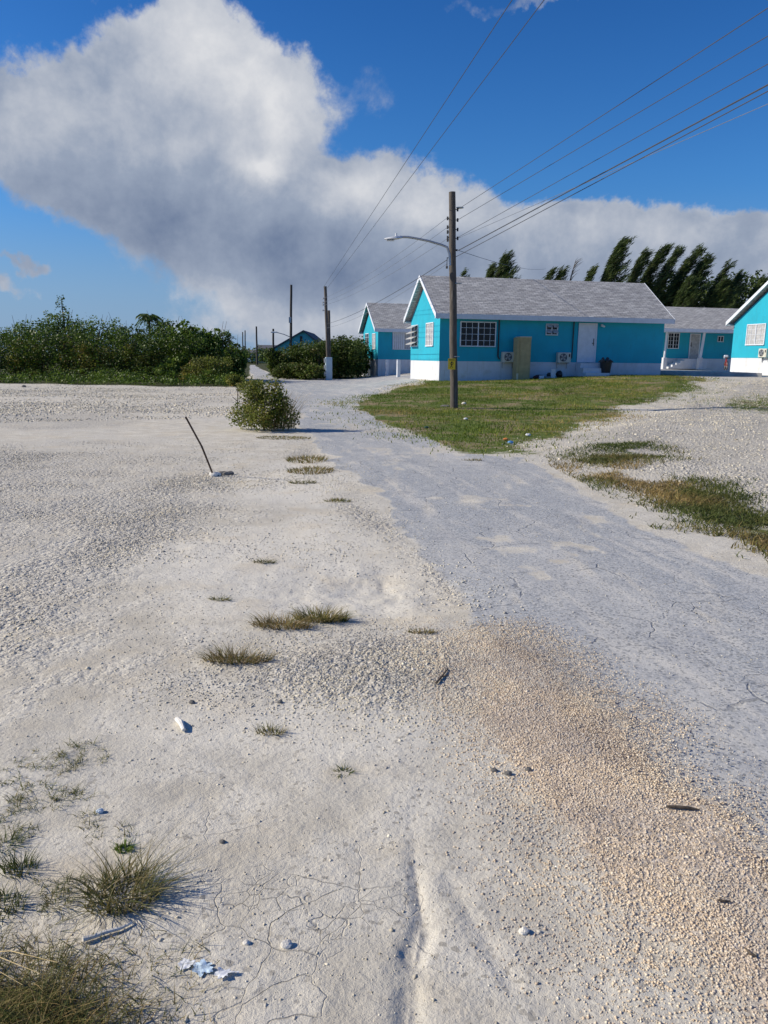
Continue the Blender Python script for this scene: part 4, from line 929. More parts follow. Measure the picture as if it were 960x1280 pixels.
for (p0, py0, lab) in ((626.5, 452.5, 'air conditioner on the turquoise wall left of the tan cabinet'), (695.6, 453, 'air conditioner on the turquoise wall beside the white door')):
    u = U(h1, p0); z = fz(h1, p0, py0); p = h1.w(u, -.014, z); ac_unit(p, ROT, lab)
# things standing along the house
def hp(h, px, v, pyb=None):
    u = h.u_px(px, v); p = h.w(u, v, 0); p.z = gz(p.x, p.y); return p
def gbase(p): return Vector((p.x, p.y, gz(p.x, p.y)))
p = hp(h1, 647, -.75); top = h1.z_px(655, 421.5, h1.u_px(655, -.75), -.75)+h1.o[2]; H_ = top-p.z
cab = empty('storage_cabinet', p, ROT, label='tall tan cabinet carcass standing against the turquoise wall', cat='cabinet')
MB().box((.10, 0, -.05), (.72, .55, H_), .012).build('body', M['tanbox'], cab)
e_ = MB(); e_.box((.095, -.025, H_-.10), (.725, -.003, H_-.005)); e_.box((.0, -.02, -.05), (.092, .53, H_-.02)); e_.build('edge_panel', M['tanbox'], cab)
MB().box((.10, -.024, H_-.002), (.73, .56, H_+.03)).build('top_rim', M['cream'], cab); MB().box((-.002, -.045, -.05), (.09, -.022, .33)).build('rim_strip', M['cream'], cab)
e_ = MB(); e_.box((.16, -.012, .12), (.66, -.004, H_-.16)); e_.build('door_panel', M['tanbox'], cab)
# bin with a bag
p = hp(h1, 759, -.85); bn = empty('trash_bin', p, ROT, label='black rubbish bin with a bag bulging out beside the white steps', cat='rubbish bin')
mb = MB(); mb.tube([(0, 0, -.03), (0, 0, .05), (0, 0, .62), (0, 0, .68)], [.20, .22, .29, .30], 16); mb.build('body', M['black'], bn, True)
mb = MB()
for k in range(7): a = k*.9; mb.tube([(math.cos(a)*.18, math.sin(a)*.18, .62), (math.cos(a)*.25, math.sin(a)*.25, .76+.05*(k % 3)), (math.cos(a)*.38, math.sin(a)*.38, .70)], [.09, .09, .02], 7)
mb.build('bag', mat('bin_bag', (.05, .045, .045), .3, .3, 10, .02, 20), bn, True)
# bucket and the clutter
p = hp(h1, 693.5, -.95); bu = empty('bucket', p, ROT, label='white bucket on the grass between the two air conditioners', cat='bucket')
mb = MB(); mb.tube([(0, 0, .0), (0, 0, .40), (0, 0, .41), (0, 0, .44)], [.11, .135, .15, .15], 14); mb.build('body', M['trim'], bu, True)
mb = MB(); mb.tube([(.14*math.cos(a), -.02, .38+.12*math.sin(a)) for a in np.linspace(0, math.pi, 9)], .006, 5); mb.build('handle', M['galv'], bu)
def blobmesh(name, loc, rx, ry, rz, m, label, cat, seed=0, group=None, subd=3):
    import bmesh
    bm = bmesh.new(); bmesh.ops.create_icosphere(bm, subdivisions=subd, radius=1); r_ = random.Random(seed)
    ox, oy = r_.uniform(0, 50), r_.uniform(0, 50)
    for v in bm.verts:
        n_ = 1+.28*float(fbm(np.array([v.co.x+v.co.z*1.7+ox]), np.array([v.co.y-v.co.z*.8+oy]), 1.6, 3, seed)[0])
        v.co = Vector((v.co.x*rx*n_, v.co.y*ry*n_, v.co.z*rz*n_))
    me = bpy.data.meshes.new(name); bm.to_mesh(me); bm.free(); o = link(name, me, m); o.location = loc
    return tag(o, label, cat, group)
blobmesh('rubbish_bag', hp(h1, 676, -.7)+Vector((0, 0, .08)), .30, .2, .12, mat('dark_red_bag', (.06, .012, .015), .4, .3, 8), 'dark red bag lying by the wall right of the cabinet', 'bag', 3)
blobmesh('rubbish_bag', hp(h1, 701, -.7)+Vector((0, 0, .14)), .17, .15, .20, M['black'], 'small black bag leaning right of the white bucket', 'bag', 4)
blobmesh('rubbish_bag', hp(h1, 689, -.6)+Vector((0, 0, .12)), .14, .15, .16, M['black'], 'small black bag tucked left of the white bucket', 'bag', 5)
p = hp(h1, 678, -1.1); cb = MB().box((0, 0, -.03), (.20, .22, .17), .015).build('concrete_block', M['trim'], None); cb.location = p; cb.rotation_euler = (0, 0, ROT); tag(cb, 'white block on the grass in front of the dark red bag', 'block')
p = hp(h1, 684, -.95); cb = MB().box((0, 0, -.03), (.62, .18, .10), .01).build('plank', M['conc'], None); cb.location = p; cb.rotation_euler = (0, 0, ROT); tag(cb, 'short grey board lying under the white bucket', 'board')
# ---- house 2 : smaller one behind on the left
c2 = at(472.5, 449.2, 58)
h2 = House('teal_house', c2.x, c2.y, c2.z-1.05, 'smaller turquoise house behind the left end of the long one')
PL2 = 1.05; EV2 = at(472.5, 412.3, 58).z-h2.o[2]
h2.shell(9.0, 5.65, PL2, EV2, 2.0)
h2.front(window, U(h2, 490.5), U(h2, 514), h2.z_px(500, 437, U(h2, 500), 0), h2.z_px(500, 415, U(h2, 500), 0), cols=2, rows=2, sashes=2, glass='curtain', label='window screened with white vertical boards')
mb = MB(); za, zb = h2.z_px(500, 437, U(h2, 500), 0), h2.z_px(500, 415, U(h2, 500), 0)
for k in range(6): u = U(h2, 491)+k*.15; mb.box((u, -.10, za+.02), (u+.11, -.075, zb-.03*(k % 2)))
mb.build('shutter', M['trim'], h2.root)
for (pa, pb_, lab) in ((470, 466, 'right hand narrow window'), (461.5, 457.3, 'left hand narrow window')):
    v0, zt = gz_px(h2, pa, 416.5); v1, _ = gz_px(h2, pb_, 416.5); _, zb = gz_px(h2, (pa+pb_)/2, 436.5); h2.side(window, v0, v1, zb, zt, cols=1, rows=4, sashes=2, glass='curtain' if pa > 465 else 'glass')
for (px, py, lab) in ((483.7, 469.5, 'left one of two short white posts before the smaller turquoise house'), (498, 471, 'right one of two short white posts before the smaller turquoise house')):
    b = gp(px, py); t_ = at(px, 449.5, b.y).z-b.z
    o = MB().box((-.11, -.11, -.1), (.11, .11, t_), .02).build('post', M['trim']); o.location = b; o.rotation_euler = (0, 0, ROT); tag(o, lab, 'post', 'short white posts')
# ---- house 4 : right edge
c4r = at(914, 447.3, 50)
W4 = 6.4
f4 = Vector((c4r.x+sR*W4, c4r.y-cR*W4, 0))
h4 = House('teal_house', f4.x, f4.y, c4r.z-.93, 'bright turquoise gabled house cut off by the right edge of the picture')
PL4 = .93; EV4 = at(917, 404, 50).z-h4.o[2]
h4.shell(9.0, W4, PL4, EV4, 2.25)
v1, zt = gz_px(h4, 935, 405.5); v0, _ = gz_px(h4, 958.5, 405.5); _, zb = gz_px(h4, 946, 431.5)
h4.side(window, v0, v1, zb, zt, cols=2, rows=4, sashes=2, glass='curtain', label='sunlit window with pale curtains')
v, z = gz_px(h4, 966, 447); p = h4.w(-.014, v+.55, z)
ac_unit(h4.w(-.014, gz_px(h4, 952.5, 446)[0], gz_px(h4, 952.5, 446.5)[1]), ROT-math.pi/2, 'air conditioner on the sunlit gable of the right house', 1.0)
# ---- house 3 : porch building
h3 = House('porch_house', at(832, 447, 59.3).x-3.0, 58.6, 0, 'low turquoise house with a deep porch between the other two')
zslab = 1.0
h3.o = (h3.o[0], h3.o[1], zslab-.02); h3.root.location = h3.o
ZP3 = at(850, 448, 59.3).z-h3.o[2]; EV3 = at(870, 414.5, 57).z-h3.o[2]+.12; 
h3.shell(13.5, 4.2, ZP3, EV3, 1.8, ov=2.0, bury=.5)
MB().box((.02, -1.96, EV3-.075), (13.48, -.02, EV3-.035)).build('porch_ceiling', M['trim'], h3.root)
MB().box((.0, .0, EV3+.003), (13.5, .10, EV3+.80)).build('upper_wall', M['teal'], h3.root)
h3.front(window, U(h3, 834), U(h3, 848.3), fz(h3, 845, 436), fz(h3, 845, 416), cols=2, rows=4, sashes=2, label='dark window behind the left porch post')
h3.front(door, U(h3, 861.5), U(h3, 874.5), ZP3+.0, fz(h3, 868, 417), handle_right=False, col='curtain')
h3.front(window, U(h3, 896), U(h3, 903.5), fz(h3, 900, 427.5), fz(h3, 900, 420), cols=1, rows=1, sashes=2, label='small dark window')
mb = MB(); ua, ub = U(h3, 838, -1), U(h3, 862, -1)
for k in range(5):
    a = ua+(ub-ua)*k/5; mb.box((a, -1.0, -.0), (a+(ub-ua)/5+.0, -.05, (ZP3-.02)*(k+1)/5))
mb.box((ub+.002, -1.0, 0), (U(h3, 874.5)+.1, -.05, ZP3-.02)); mb.build('steps', M['plinth'], h3.root)
for (px, sl_) in ((831.8, 0), (876.5, 1)):
    v = -1.55; u = U(h3, px, v); zt_ = EV3-.24
    zmid = h3.z_px(px, 447, u, v)
    mb = MB(); mb.box((u-.15, v-.15, -.02), (u+.15, v+.15, zmid), .02); mb.build('post_base', M['plinth'], h3.root)
    mb = MB(); mb.tube([(u+.0, v, zmid), (u+.05, v, zt_+.15)], [.075, .075], 8) if not sl_ else mb.tube([(u+.02, v, zmid), (u+.20, v, zt_+.15)], [.10, .10], 8)
    mb.build('post', M['trim'], h3.root)
# porch slab in front of house 3, reaching house 4
a_ = at(826, 446, 42.8); b_ = at(955, 446, 40.8); back_l = h3.w(U(h3, 822), 0.0); 
pts = [(a_.x, a_.y), (b_.x, b_.y), (b_.x-1.2, 62.0), (a_.x+2.0, 60.5)]
vs = [(x, y, zslab) for x, y in pts]+[(x, y, .2) for x, y in pts]
mb = MB().add(vs, [(0, 1, 2, 3), (7, 6, 5, 4), (0, 4, 5, 1), (1, 5, 6, 2), (2, 6, 7, 3), (3, 7, 4, 0)]); o = mb.build('porch_floor', M['conc']); o['kind'] = 'structure'
# red bicycle like two wheeler parked on the slab
def scooter():
    p = at(908.5, 446, 52); r = empty('bicycle', (p.x, p.y, zslab), math.radians(75), label='small red bicycle standing on the porch floor by the right house', cat='bicycle')
    for x_ in (-.42, .42):
        w_ = MB(); w_.tube([(x_+.27*math.cos(a), 0, .29+.27*math.sin(a)) for a in np.linspace(0, 6.2832, 25)], .03, 6, cap=False); w_ = w_.build('wheel', M['black'], r)
        sp = MB()
        for k in range(6): a = k*math.pi/6; sp.tube([(x_-.25*math.cos(a), 0, .29-.25*math.sin(a)), (x_+.25*math.cos(a), 0, .29+.25*math.sin(a))], .004, 4)
        sp.build('spokes', M['galv'], w_)
    f = MB(); f.tube([(-.42, 0, .29), (-.05, 0, .27), (.28, 0, .62), (-.15, 0, .62), (-.05, 0, .27)], .03, 6); f.tube([(-.42, 0, .29), (-.15, 0, .62)], .02, 6); f.tube([(.42, 0, .29), (.27, 0, .62), (.24, 0, .82)], .025, 6); f.tube([(-.15, 0, .62), (-.18, 0, .74)], .02, 6)
    f.build('frame', M['red'], r)
    MB().box((-.32, -.06, .74), (-.06, .06, .80), .02).build('saddle', M['black'], r)
    hb = MB(); hb.tube([(.18, -.26, .88), (.24, -.1, .83), (.24, .1, .83), (.18, .26, .88)], .016, 6); hb.build('handlebar', M['black'], r)
    MB().box((.26, -.13, .78), (.42, .13, .98), .03).build('basket', M['trim'], r)
scooter()
# small stones
# ------------------------------------------------------------------ poles, lamp and wires
def pole(px, pyb, ptx, pty, r0_, r1_, name, label, m='wood_pole', group='wooden utility poles', D=None):
    b = gp(px, pyb) if D is None else Vector((at(px, 446, D).x, D, gz(at(px, 446, D).x, D))); t_ = at(ptx, pty, b.y)
    root = empty(name, b, label=label, cat='utility pole', group=group)
    d_ = t_-b; mb = MB(); n = 9
    mb.tube([Vector((0, 0, -.4))]+[d_*(k/n)+Vector((.008*math.sin(k*1.7), 0, 0)) for k in range(n+1)], [r0_]+[r0_+(r1_-r0_)*k/n for k in range(n+1)], 14)
    mb.build('shaft', M[m], root, True)
    return root, b, t_
def lp(root, px, py): p = at(px, py, root.location.y); return p-root.location
pr, pb, ptop = pole(567.5, 510, 565, 240, .125, .10, 'utility_pole', 'near weathered wooden pole on the lawn carrying the street lamp and yellow plate')
# insulator racks
for (px, ys) in ((559.5, (273, 284, 290, 297, 300)), (572, (262, 275, 287, 298))):
    mb = MB(); sgn = -1 if px < 565 else 1
    if px < 565: a = lp(pr, px, 272); b = lp(pr, px, 301); mb.tube([a+Vector((.05, 0, 0)), b+Vector((.05, 0, 0))], .012, 5)
    for yy in ys:
        c = lp(pr, 565.5, yy); e = lp(pr, px, yy); m2 = MB(); m2.tube([c, e], .012, 5); m2.tube([e+Vector((0, 0, -.05)), e+Vector((0, 0, .05))], [.03, .03], 6); m2.build('insulator', M['black'], pr)
    if mb.v: mb.build('insulator_rack', M['black'], pr)
mb = MB(); a = lp(pr, 559, 322); b = lp(pr, 558.5, 334); mb.tube([lp(pr, 566, 323), a, b], .018, 5); mb.tube([b+Vector((0, 0, -.04)), b+Vector((0, 0, .03))], .035, 6); mb.build('wire_clamp', M['black'], pr)
mb = MB(); mb.tube([lp(pr, 568, 312), lp(pr, 572, 313)], [.02, .035], 6); mb.build('wire_clamp', M['black'], pr)
bz_ = MB()
for k in range(3): z_ = 1.6+2.2*k; bz_.tube([(-.0, 0, z_-.01), (0, 0, z_+.01)], .128-.008*k, 14)
bz_.build('metal_band', M['galv'], pr)
# street lamp on its curved arm
arm_pts = [(562.5, 332), (562, 318), (559, 309), (552, 306), (535, 301), (520, 298), (510, 296.3), (500, 296.2)]
lmp = empty('street_lamp', at(562, 330, pb.y-.14), label='grey street lamp on a long curved arm reaching left from the near pole', cat='street lamp')
yL = pb.y-.14
mb = MB(); mb.tube([at(x_, y_, yL)-lmp.location for x_, y_ in arm_pts], [.035]*8, 8); mb.build('arm', M['galv'], lmp, True)
hd = MB(); c0 = at(503, 297, yL)-lmp.location; c1 = at(480.5, 298.7, yL)-lmp.location
secs = []
for s, (hw, th) in zip(np.linspace(0, 1, 7), ((.05, .03), (.10, .055), (.14, .065), (.155, .06), (.15, .05), (.12, .035), (.05, .02))):
    c = c0.lerp(c1, s); secs.append([(c.x, c.y-hw, c.z-th*.4), (c.x, c.y-hw*.75, c.z+th*.6), (c.x, c.y, c.z+th), (c.x, c.y+hw*.75, c.z+th*.6), (c.x, c.y+hw, c.z-th*.4), (c.x, c.y, c.z-th*.5)])
vs = [v for s in secs for v in s]; fs = [tuple(range(6)), tuple(range(len(vs)-6, len(vs)))]
for i in range(6):
    for k in range(6): fs.append((i*6+k, i*6+(k+1) % 6, (i+1)*6+(k+1) % 6, (i+1)*6+k))
hd.add(vs, fs); hd = hd.build('lamp_head', M['lampw'], lmp, True)
mb = MB(); c = c0.lerp(c1, .35); mb.tube([c+Vector((0, 0, .05)), c+Vector((0, 0, .14))], [.035, .03], 8); mb.build('photocell', M['lampw'], hd)
mb = MB(); a, b = c0.lerp(c1, .45), c0.lerp(c1, .88); mb.box((b.x, a.y-.10, min(a.z, b.z)-.055), (a.x, a.y+.10, min(a.z, b.z)-.03), .008); mb.build('lens', mat('lamp_lens', (.5, .52, .54), .2, .05, 5), hd)
# yellow plate
sg = empty('warning_plate', at(564.6, 455.0, pb.y-.135), label='yellow plate with a black symbol fixed to the near pole', cat='sign')
k_ = pb.y/982; W_, H_ = 9.2*k_, 13.5*k_
MB().box((-W_/2, 0, -H_/2), (W_/2, .006, H_/2)).build('plate', M['yellow'], sg)
mb = MB()
def flat(mb, pts): mb.add([(x*W_, -.003, z*H_) for x, z in pts], [tuple(range(len(pts)))])
flat(mb, [(-.12, .22), (.10, .22), (.10, .08), (-.12, .08)]); flat(mb, [(-.22, .05), (.18, .02), (.14, -.06), (-.20, -.02)])
flat(mb, [(-.06, .04), (.10, .02), (.04, -.22), (-.06, -.20)]); flat(mb, [(-.04, -.16), (.02, -.18), (.20, -.34), (.14, -.36)]); flat(mb, [(-.06, -.16), (.0, -.18), (-.18, -.34), (-.24, -.32)])
flat(mb, [(.12, .20), (.30, .10), (.22, .10), (.34, -.04), (.16, .08), (.24, .09)])
flat(mb, [(-.40, .40), (.40, .40), (.40, .33), (-.40, .33)]); mb.build('symbol', M['black'], sg)
# clay at the pole foot
blobmesh('stone', gp(580, 505)+Vector((0, 0, .02)), .08, .06, .05, M['rock'], 'pale stone on the lawn just right of the near pole', 'stone', 11)
blobmesh('stone', gp(556, 508)+Vector((0, 0, .0)), .16, .12, .05, M['rockdark'], 'dark clod at the foot of the near pole', 'clod', 12)
# farther poles
p2, b2, t2 = pole(411, 472, 406.5, 358, .13, .10, 'utility_pole', 'wooden pole behind the pale cabinet at the junction', D=55)
p2b, b2b, t2b = pole(412.5, 472, 411, 388, .10, .09, 'utility_pole', 'shorter pole strapped close beside the cabinet pole', D=55.35)
p3, b3, t3 = pole(363, 455, 364, 356, .13, .10, 'utility_pole', 'thin pole with a small street lamp left of the cabinet pole', 'pole_dark', D=70)
p4, b4, t4 = pole(341.5, 452, 341.5, 411, .16, .13, 'utility_pole', 'short dark pole in front of the far white house', 'pole_dark', D=110)
p5, b5, t5 = pole(321.3, 452, 320.4, 408, .17, .13, 'utility_pole', 'far pole beside the far end of the road', 'pole_dark', D=135)
p6, b6, t6 = pole(306.5, 452, 306.3, 413, .15, .12, 'utility_pole', 'right one of the two farthest poles over the thicket', 'pole_dark', D=180)
p7, b7, t7 = pole(303.5, 452, 303.3, 415, .15, .12, 'utility_pole', 'left one of the two farthest poles over the thicket', 'pole_dark', D=185)
mb = MB(); mb.tube([lp(p3, 362, 421), lp(p3, 355, 418), lp(p3, 344, 415)], .04, 6); l3 = empty('street_lamp', b3, label='small far street lamp reaching left from the thin pole', cat='street lamp'); mb.build('arm', M['galv'], l3)
mb = MB(); q = lp(p3, 343, 415.3); mb.box((q.x-.35, q.y-.12, q.z-.05), (q.x+.25, q.y+.12, q.z+.06), .03); mb.build('lamp_head', M['lampw'], l3)
for pr_, ys in ((p2, (373, 378, 381, 388)),):
    mb = MB()
    for yy in ys: mb.tube([lp(pr_, 407.5, yy), lp(pr_, 403.5, yy)], .02, 5); e = lp(pr_, 403.5, yy); mb.tube([e+Vector((0, 0, -.06)), e+Vector((0, 0, .06))], .05, 6)
    mb.build('insulator_rack', M['galv'], pr_)
mb = MB(); q = lp(p3, 364, 400); mb.box((q.x-.22, q.y-.2, q.z-.25), (q.x+.02, q.y-.02, q.z+.25), .03); mb.build('junction_box', M['galv'], p3)
# pale cabinet
b = Vector((at(410.5, 446, 53).x, 53, 0)); b.z = gz(b.x, b.y); H_ = at(410, 446.5, 53).z-b.z
cbx = empty('utility_cabinet', b, math.radians(12), label='tall pale blue utility cabinet at the foot of the junction pole', cat='utility cabinet')
MB().box((-.20, -.16, -.1), (.24, .16, H_), .015).build('body', M['paleblue'], cbx)
MB().box((-.17, -.175, .12), (.20, -.162, H_-.1)).build('door', M['paleblue'], cbx)
mb = MB()
for k in range(3): mb.tube([(-.26, -.05, .25+k*.45), (-.26, -.05, .55+k*.45)], [.05, .06], 7)
mb.build('meter', M['galv'], cbx)
# wires
def wire(a, b, sag, r, label, m='wire', ext=0.0, group='overhead wires'):
    a = Vector(a); b = Vector(b); pts = []
    for k in range(25):
        s = k/24*(1+ext); p = a.lerp(b, s) if s <= 1 else a+(b-a)*s; p = p.copy(); p.z -= sag*4*s*(1-s) if s <= 1 else 0; pts.append(p-a)
    mb = MB(); mb.tube(pts, r, 5); o = mb.build('overhead_wire', M[m], None, True); o.location = a
    return tag(o, label, 'wire', group)
def wpx(x0, y0, D0, x1, y1, D1, label, r=.010, m='wire', ext=1.6, sag=.0): return wire(at(x0, y0, D0), at(x1, y1, D1), sag, r, label, m, ext)
wpx(572, 262, pb.y, 960, 10, 10.4, 'topmost wire from the near pole to the upper right corner', .0065)
wpx(572, 275, pb.y, 960, 45, 11.2, 'second wire down from the near pole to the right edge', .0065)
wpx(572, 297, pb.y, 960, 80, 12.0, 'third wire down from the near pole to the right edge', .0065)
wpx(573, 313, pb.y, 960, 106, 12.6, 'thick black bundle of cable from the near pole to the right edge', .013)
wpx(570, 321, pb.y, 960, 114, 12.9, 'lower cable just under the thick black bundle', .009)
wpx(572, 298, pb.y+.1, 960, 130, 13.5, 'pale wire lowest at the right edge', .006, 'wire_pale')
wire(at(573, 313, pb.y), at(682, 336, 74), .25, .008, 'thin wire running from the near pole towards the casuarinas')
wire(at(558.5, 325, pb.y), at(408, 405, 55), .25, .011, 'lowest thick cable from the near pole to the cabinet pole')
wire(at(558.5, 330, pb.y), at(408, 410, 55), .3, .007, 'thin wire just under the lowest thick cable', 'wire_pale')
wire(at(558, 273, pb.y), at(404, 373, 55), .25, .007, 'uppermost wire of the rack on the left of the near pole', 'wire_pale')
wire(at(558, 285, pb.y), at(404, 378, 55), .25, .007, 'middle wire of the rack on the left of the near pole', 'wire_pale')
wire(at(558, 299, pb.y), at(404, 382, 55), .25, .007, 'lowest wire of the rack on the left of the near pole', 'wire_pale')
wire(t2+Vector((-.15, 0, -.1)), at(640, 0, 13), .0, .007, 'left one of two wires crossing high overhead from the cabinet pole', 'wire', .8)
wire(t2+Vector((.15, 0, -.1)), at(680, 0, 13), .0, .007, 'right one of two wires crossing high overhead from the cabinet pole', 'wire', .8)
# ------------------------------------------------------------------ far buildings
D = 150; a = at(335, 446, D); b = at(407, 446, D); z1 = at(382, 413.5, D).z; ze = at(400, 436, D).z; w_ = b.x-a.x
fh = empty('large_teal_building', (a.x, D, 0), label='far dull teal building with a broad gable above the hedge', cat='building')
MB().prism([(.4, 0), (w_-.3, 0), (w_-.3, ze), (w_*.62, z1-.15), (.4, ze-.6)], 0, 22).build('wall', M['farteal'], fh)
mb = MB(); mb.prism([(-.3, ze-.95), (w_*.62, z1-.14), (w_*.62, z1+.12), (-.3, ze-.65)], -.5, 22.4); mb.prism([(w_+.1, ze-.15), (w_+.1, ze+.13), (w_*.62, z1+.12), (w_*.62, z1-.14)], -.5, 22.4); mb.build('roof', M['farroof'], fh)
MB().box((w_*.56, -.12, z1-2.6), (w_*.60, -.03, z1-1.0)).build('window', M['glass'], fh)
a = at(323, 446, 165); b = at(345, 446, 165); w_ = b.x-a.x; ze = at(330, 436, 165).z; zr = at(336, 431, 165).z
fh = empty('white_bungalow', (a.x, 165, 0), label='far white bungalow with a dark opening at the end of the road', cat='house')
MB().box((0, 0, -.2), (w_, 7, ze)).build('wall', M['farwall'], fh)
MB().prismx([(-.6, ze), (7.6, ze), (3.5, zr)], -.5, w_+.4).build('roof', M['farroof'], fh)
MB().box((w_*.2, -.05, .3), (w_*.6, -.01, ze-.3)).build('garage_door', M['black'], fh)
a = at(308, 446, 190); fh = empty('white_bungalow', (a.x-3, 190, 0), label='farthest pale house just left of the far poles beyond the road', cat='house')
MB().box((0, 0, -.2), (6, 6, at(310, 441, 190).z)).build('wall', M['farwall'], fh); MB().prismx([(-.5, at(310, 441, 190).z), (6.5, at(310, 441, 190).z), (3, at(310, 437, 190).z)], -.3, 6.3).build('roof', M['farroof'], fh)
# parked car far down the road
def car(px, D, label, col):
    p = at(px, 446, D); r = empty('parked_car', (p.x, D, 0), math.radians(80), label=label, cat='car')
    bd = MB(); bd.prism([(-2.1, .35), (2.1, .35), (2.15, .75), (1.5, .9), (-2.0, .95), (-2.1, .7)], -.85, .85); bd.build('body', col, r)
    cb_ = MB(); cb_.prism([(-1.5, .93), (1.0, .9), (.5, 1.4), (-1.1, 1.45)], -.72, .72); cb_.build('cabin', M['glass'], r)
    MB().box((-1.1, -.70, 1.452), (.5, .70, 1.47)).build('roof', col, r)
    for x_ in (-1.35, 1.35):
        for s_ in (-.8, .8): w_ = MB(); w_.tube([(x_, s_-.1, .33), (x_, s_+.1, .33)], .33, 14); w_.build('wheel', M['black'], r)
car(313, 160, 'pale blue car parked at the far end of the road', M['paleblue'])
# ------------------------------------------------------------------ small things on the lot
b = gp(270, 594); t_ = at(232, 521, b.y-.3)
mb = MB(); mb.tube([Vector((0, 0, -.1)), (t_-b)*.5+Vector((.01, 0, .0)), t_-b], .013, 8); o = mb.build('iron_rod', M['rust'], None, True); o.location = b; tag(o, 'thin dark iron rod leaning left out of a small pile of stones', 'rod')
for k in range(9):
    q = b+Vector((random.uniform(-.22, .2), random.uniform(-.10, .12), .015)); s = random.uniform(.03, .065)
    blobmesh('stone', q, s, s*.8, s*.6, M['rock'] if k % 2 else M['rockdark'], ('pale' if k % 2 else 'dark')+' stone in the small pile around the foot of the iron rod', 'stone', 30+k, 'stones around the iron rod', 2)
b = gp(297, 514); t_ = at(297.5, 485, b.y); mb = MB(); mb.tube([Vector((0, 0, -.1)), Vector((.01, 0, .35)), t_-b], .014, 6); mb.tube([Vector((.0, 0, .28)), Vector((-.14, 0, .40))], .010, 5)
o = mb.build('stake', M['rust']); o.location = b; tag(o, 'thin upright stake left of the lone roadside shrub', 'stake')
stl = [(655, 1165, .015, 'rock', 'roundish pale pebble alone on the bare sand at the lower right of the rut'), (227, 921, .0, 'rock', ''), (617, 966, .013, 'rockdark', 'small dark stone at the rim of the tan gravel'),
       (635, 970, .015, 'rockdark', 'dark crumb of asphalt beside the tan gravel'), (660, 965, .012, 'rockdark', 'dark chip right of the asphalt crumb'), (358, 1182, .016, 'rock', 'pale pebble on the cracked mud right of the wrapper'),
       (278, 1055, .010, 'rockdark', 'dark flat chip above and right of the largest grass clump'), (125, 1018, .014, 'plastic', 'bluish scrap lying above the bright green weed'), (308, 1180, .010, 'rock', 'small pebble above the wrapper'),
       (240, 880, .014, 'rockdark', 'dark stone at the lower rim of the lot gravel'), (350, 880, .013, 'rockdark', 'dark stone under the coarse gravel band'), (170, 543, .0, 'rock', ''),
       (30, 484, .10, 'rockdark', 'dark lump far off on the lot near the thicket'), (405, 528+120, .0, 'rock', '')]
for (px, py, s, mm, lb) in stl:
    if s <= 0: continue
    blobmesh('stone', gp(px, py)+Vector((0, 0, s*.35)), s, s*.8, s*.7, M[mm], lb, 'stone' if mm != 'plastic' else 'litter', int(px), None, 3)
def stick(pts, r, m, name, label, cat='twig', lift=.004):
    P_ = [gp(x_, y_)+Vector((0, 0, lift+r[i] if isinstance(r, list) else lift+r)) for i, (x_, y_) in enumerate(pts)]
    mb = MB(); mb.tube([p-P_[0] for p in P_], r, 7); return mb, P_[0]
mb, o0 = stick([(104, 1180), (116, 1176), (132, 1170), (150, 1165), (165, 1157)], [.008, .006, .006, .005, .003], 'bone', '', ''); o = mb.build('bleached_stick', M['bone'], None, True); o.location = o0; tag(o, 'bleached white stick lying under the largest grass clump', 'stick')
mb, o0 = stick([(221, 904), (226, 910), (230, 918)], [.010, .013, .008], 'bone', '', ''); o = mb.build('bleached_stick', M['bone'], None, True); o.location = o0; tag(o, 'short thick bleached stick below the lot gravel', 'stick')
mb, o0 = stick([(833, 1015), (845, 1016), (860, 1017), (874, 1018)], [.0045, .006, .006, .002], 'twig', '', ''); o = mb.build('twig', M['twig'], None, True); o.location = o0; tag(o, 'dark straight twig on the tan gravel at the asphalt edge', 'twig')
mb, o0 = stick([(545, 858), (552, 850), (560, 840)], [.006, .005, .003], 'twig', '', ''); q = gp(552, 850)+Vector((0, 0, .008))-o0; mb.tube([q, gp(562, 850)+Vector((0, 0, .02))-o0], [.004, .002], 5); o = mb.build('twig', M['twig']); o.location = o0; tag(o, 'forked dark twig at the right end of the coarse gravel band', 'twig')
mb, o0 = stick([(897, 1133), (905, 1134), (912, 1133)], [.003, .004, .002], 'twig', '', ''); o = mb.build('twig', M['twig']); o.location = o0; tag(o, 'short twig among the tan gravel near the right edge', 'twig')
mb, o0 = stick([(930, 1190), (938, 1199), (945, 1202)], [.002, .004, .002], 'twig', '', ''); o = mb.build('twig', M['twig']); o.location = o0; tag(o, 'bent twig lowest in the tan gravel near the right edge', 'twig')
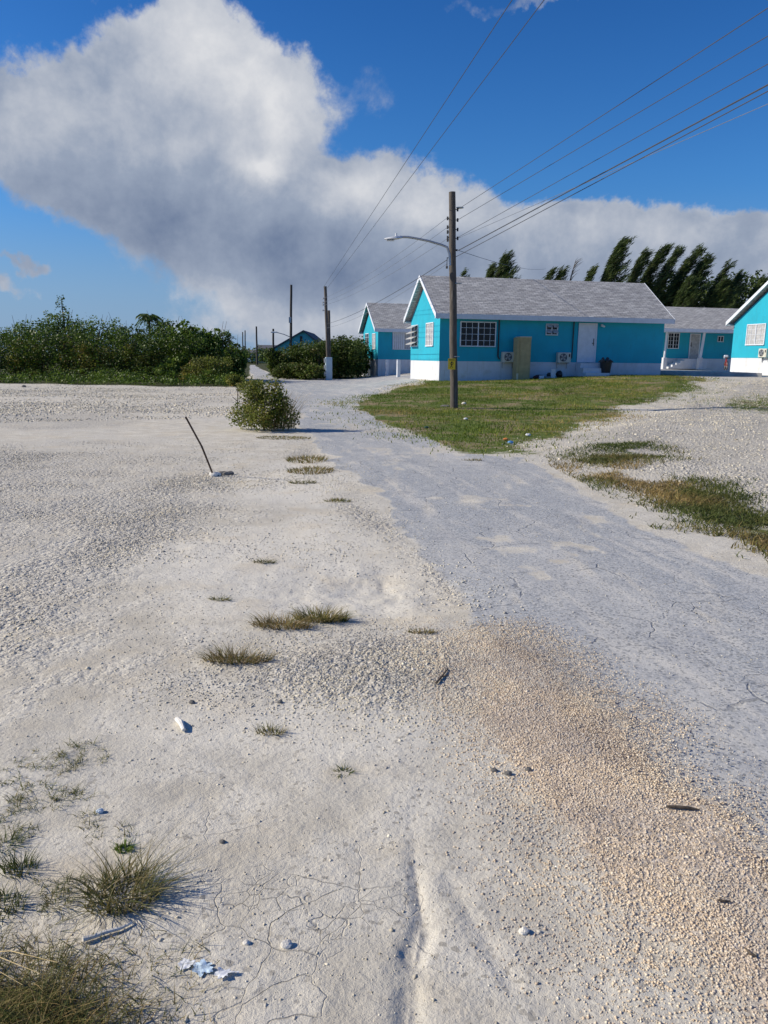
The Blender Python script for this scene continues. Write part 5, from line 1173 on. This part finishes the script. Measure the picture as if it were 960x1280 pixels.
# crumpled wrapper
def wrapper(px, py, wx, wy, rot, label, hgt, col):
    c = gp(px, py); n = 14; g = np.linspace(-1, 1, n); X, Y = np.meshgrid(g, g); x_ = X.ravel()*wx*(1-.35*np.abs(Y.ravel())); y_ = Y.ravel()*wy*(1-.45*X.ravel()**2)
    rg = 1+.75*fbm(np.cos(np.arctan2(y_, x_))*1.3+px, np.sin(np.arctan2(y_, x_))*1.3+py, 1.9, 3, int(px)); x_ = x_*rg*1.15; y_ = y_*rg
    cr, sr = math.cos(rot), math.sin(rot); xx = x_*cr-y_*sr; yy = x_*sr+y_*cr
    z_ = np.abs(fbm(xx+px, yy, 38, 3, int(px)))*hgt*2+.004+relief(xx+c.x, yy+c.y)-c.z
    V = np.stack([xx, yy, z_], 1); i, j = np.meshgrid(np.arange(n-1), np.arange(n-1), indexing='ij')
    q = np.stack([i*n+j, i*n+j+1, (i+1)*n+j+1, (i+1)*n+j], -1).reshape(-1, 4)
    o = np_mesh('wrapper', V, q, col); o.location = c; return tag(o, label, 'litter', 'pieces of torn plastic wrapper')
PB = mat('blue_wrapper', (.50, .63, .74), .4, .3, 45, .003, 80); PW = mat('white_wrapper', (.76, .78, .80), .4, .12, 45, .003, 80)
wrapper(232, 1209, .020, .018, .1, 'left white end of the torn plastic wrapper', .004, PW)
wrapper(254, 1214, .026, .022, -.7, 'blue middle piece of the torn plastic wrapper', .006, PB)
wrapper(279, 1221, .026, .016, .2, 'right crumpled white piece of the torn plastic wrapper', .006, PW)
for (px, py, lb, c_) in ((353, 0, '', 0), (638, 556, 'blue scrap of litter at the lower tip of the lawn', (.1, .3, .6)), (632, 552, 'orange scrap of litter at the lower tip of the lawn', (.6, .2, .05)), (533, 537, 'dark green bottle in the grass by the road', (.03, .08, .05)), (582, 525, 'white scrap of litter in the lawn below the near pole', (.7, .7, .7)), (660, 546, 'white lump of litter at the right rim of the lawn tip', (.7, .7, .7))):
    if not lb: continue
    blobmesh('litter', gp(px, py)+Vector((0, 0, .04)), .055, .04, .03, mat('litter_colour', c_, .4, .2, 12), lb, 'litter', px, None, 2)
for ob in S.objects:
    for k_ in ('label', 'category', 'group', 'kind'):
        if k_ in ob and not ob[k_]: del ob[k_]
print('objects', len(S.objects), 'polys', sum(len(o.data.polygons) for o in S.objects if o.type == 'MESH'))
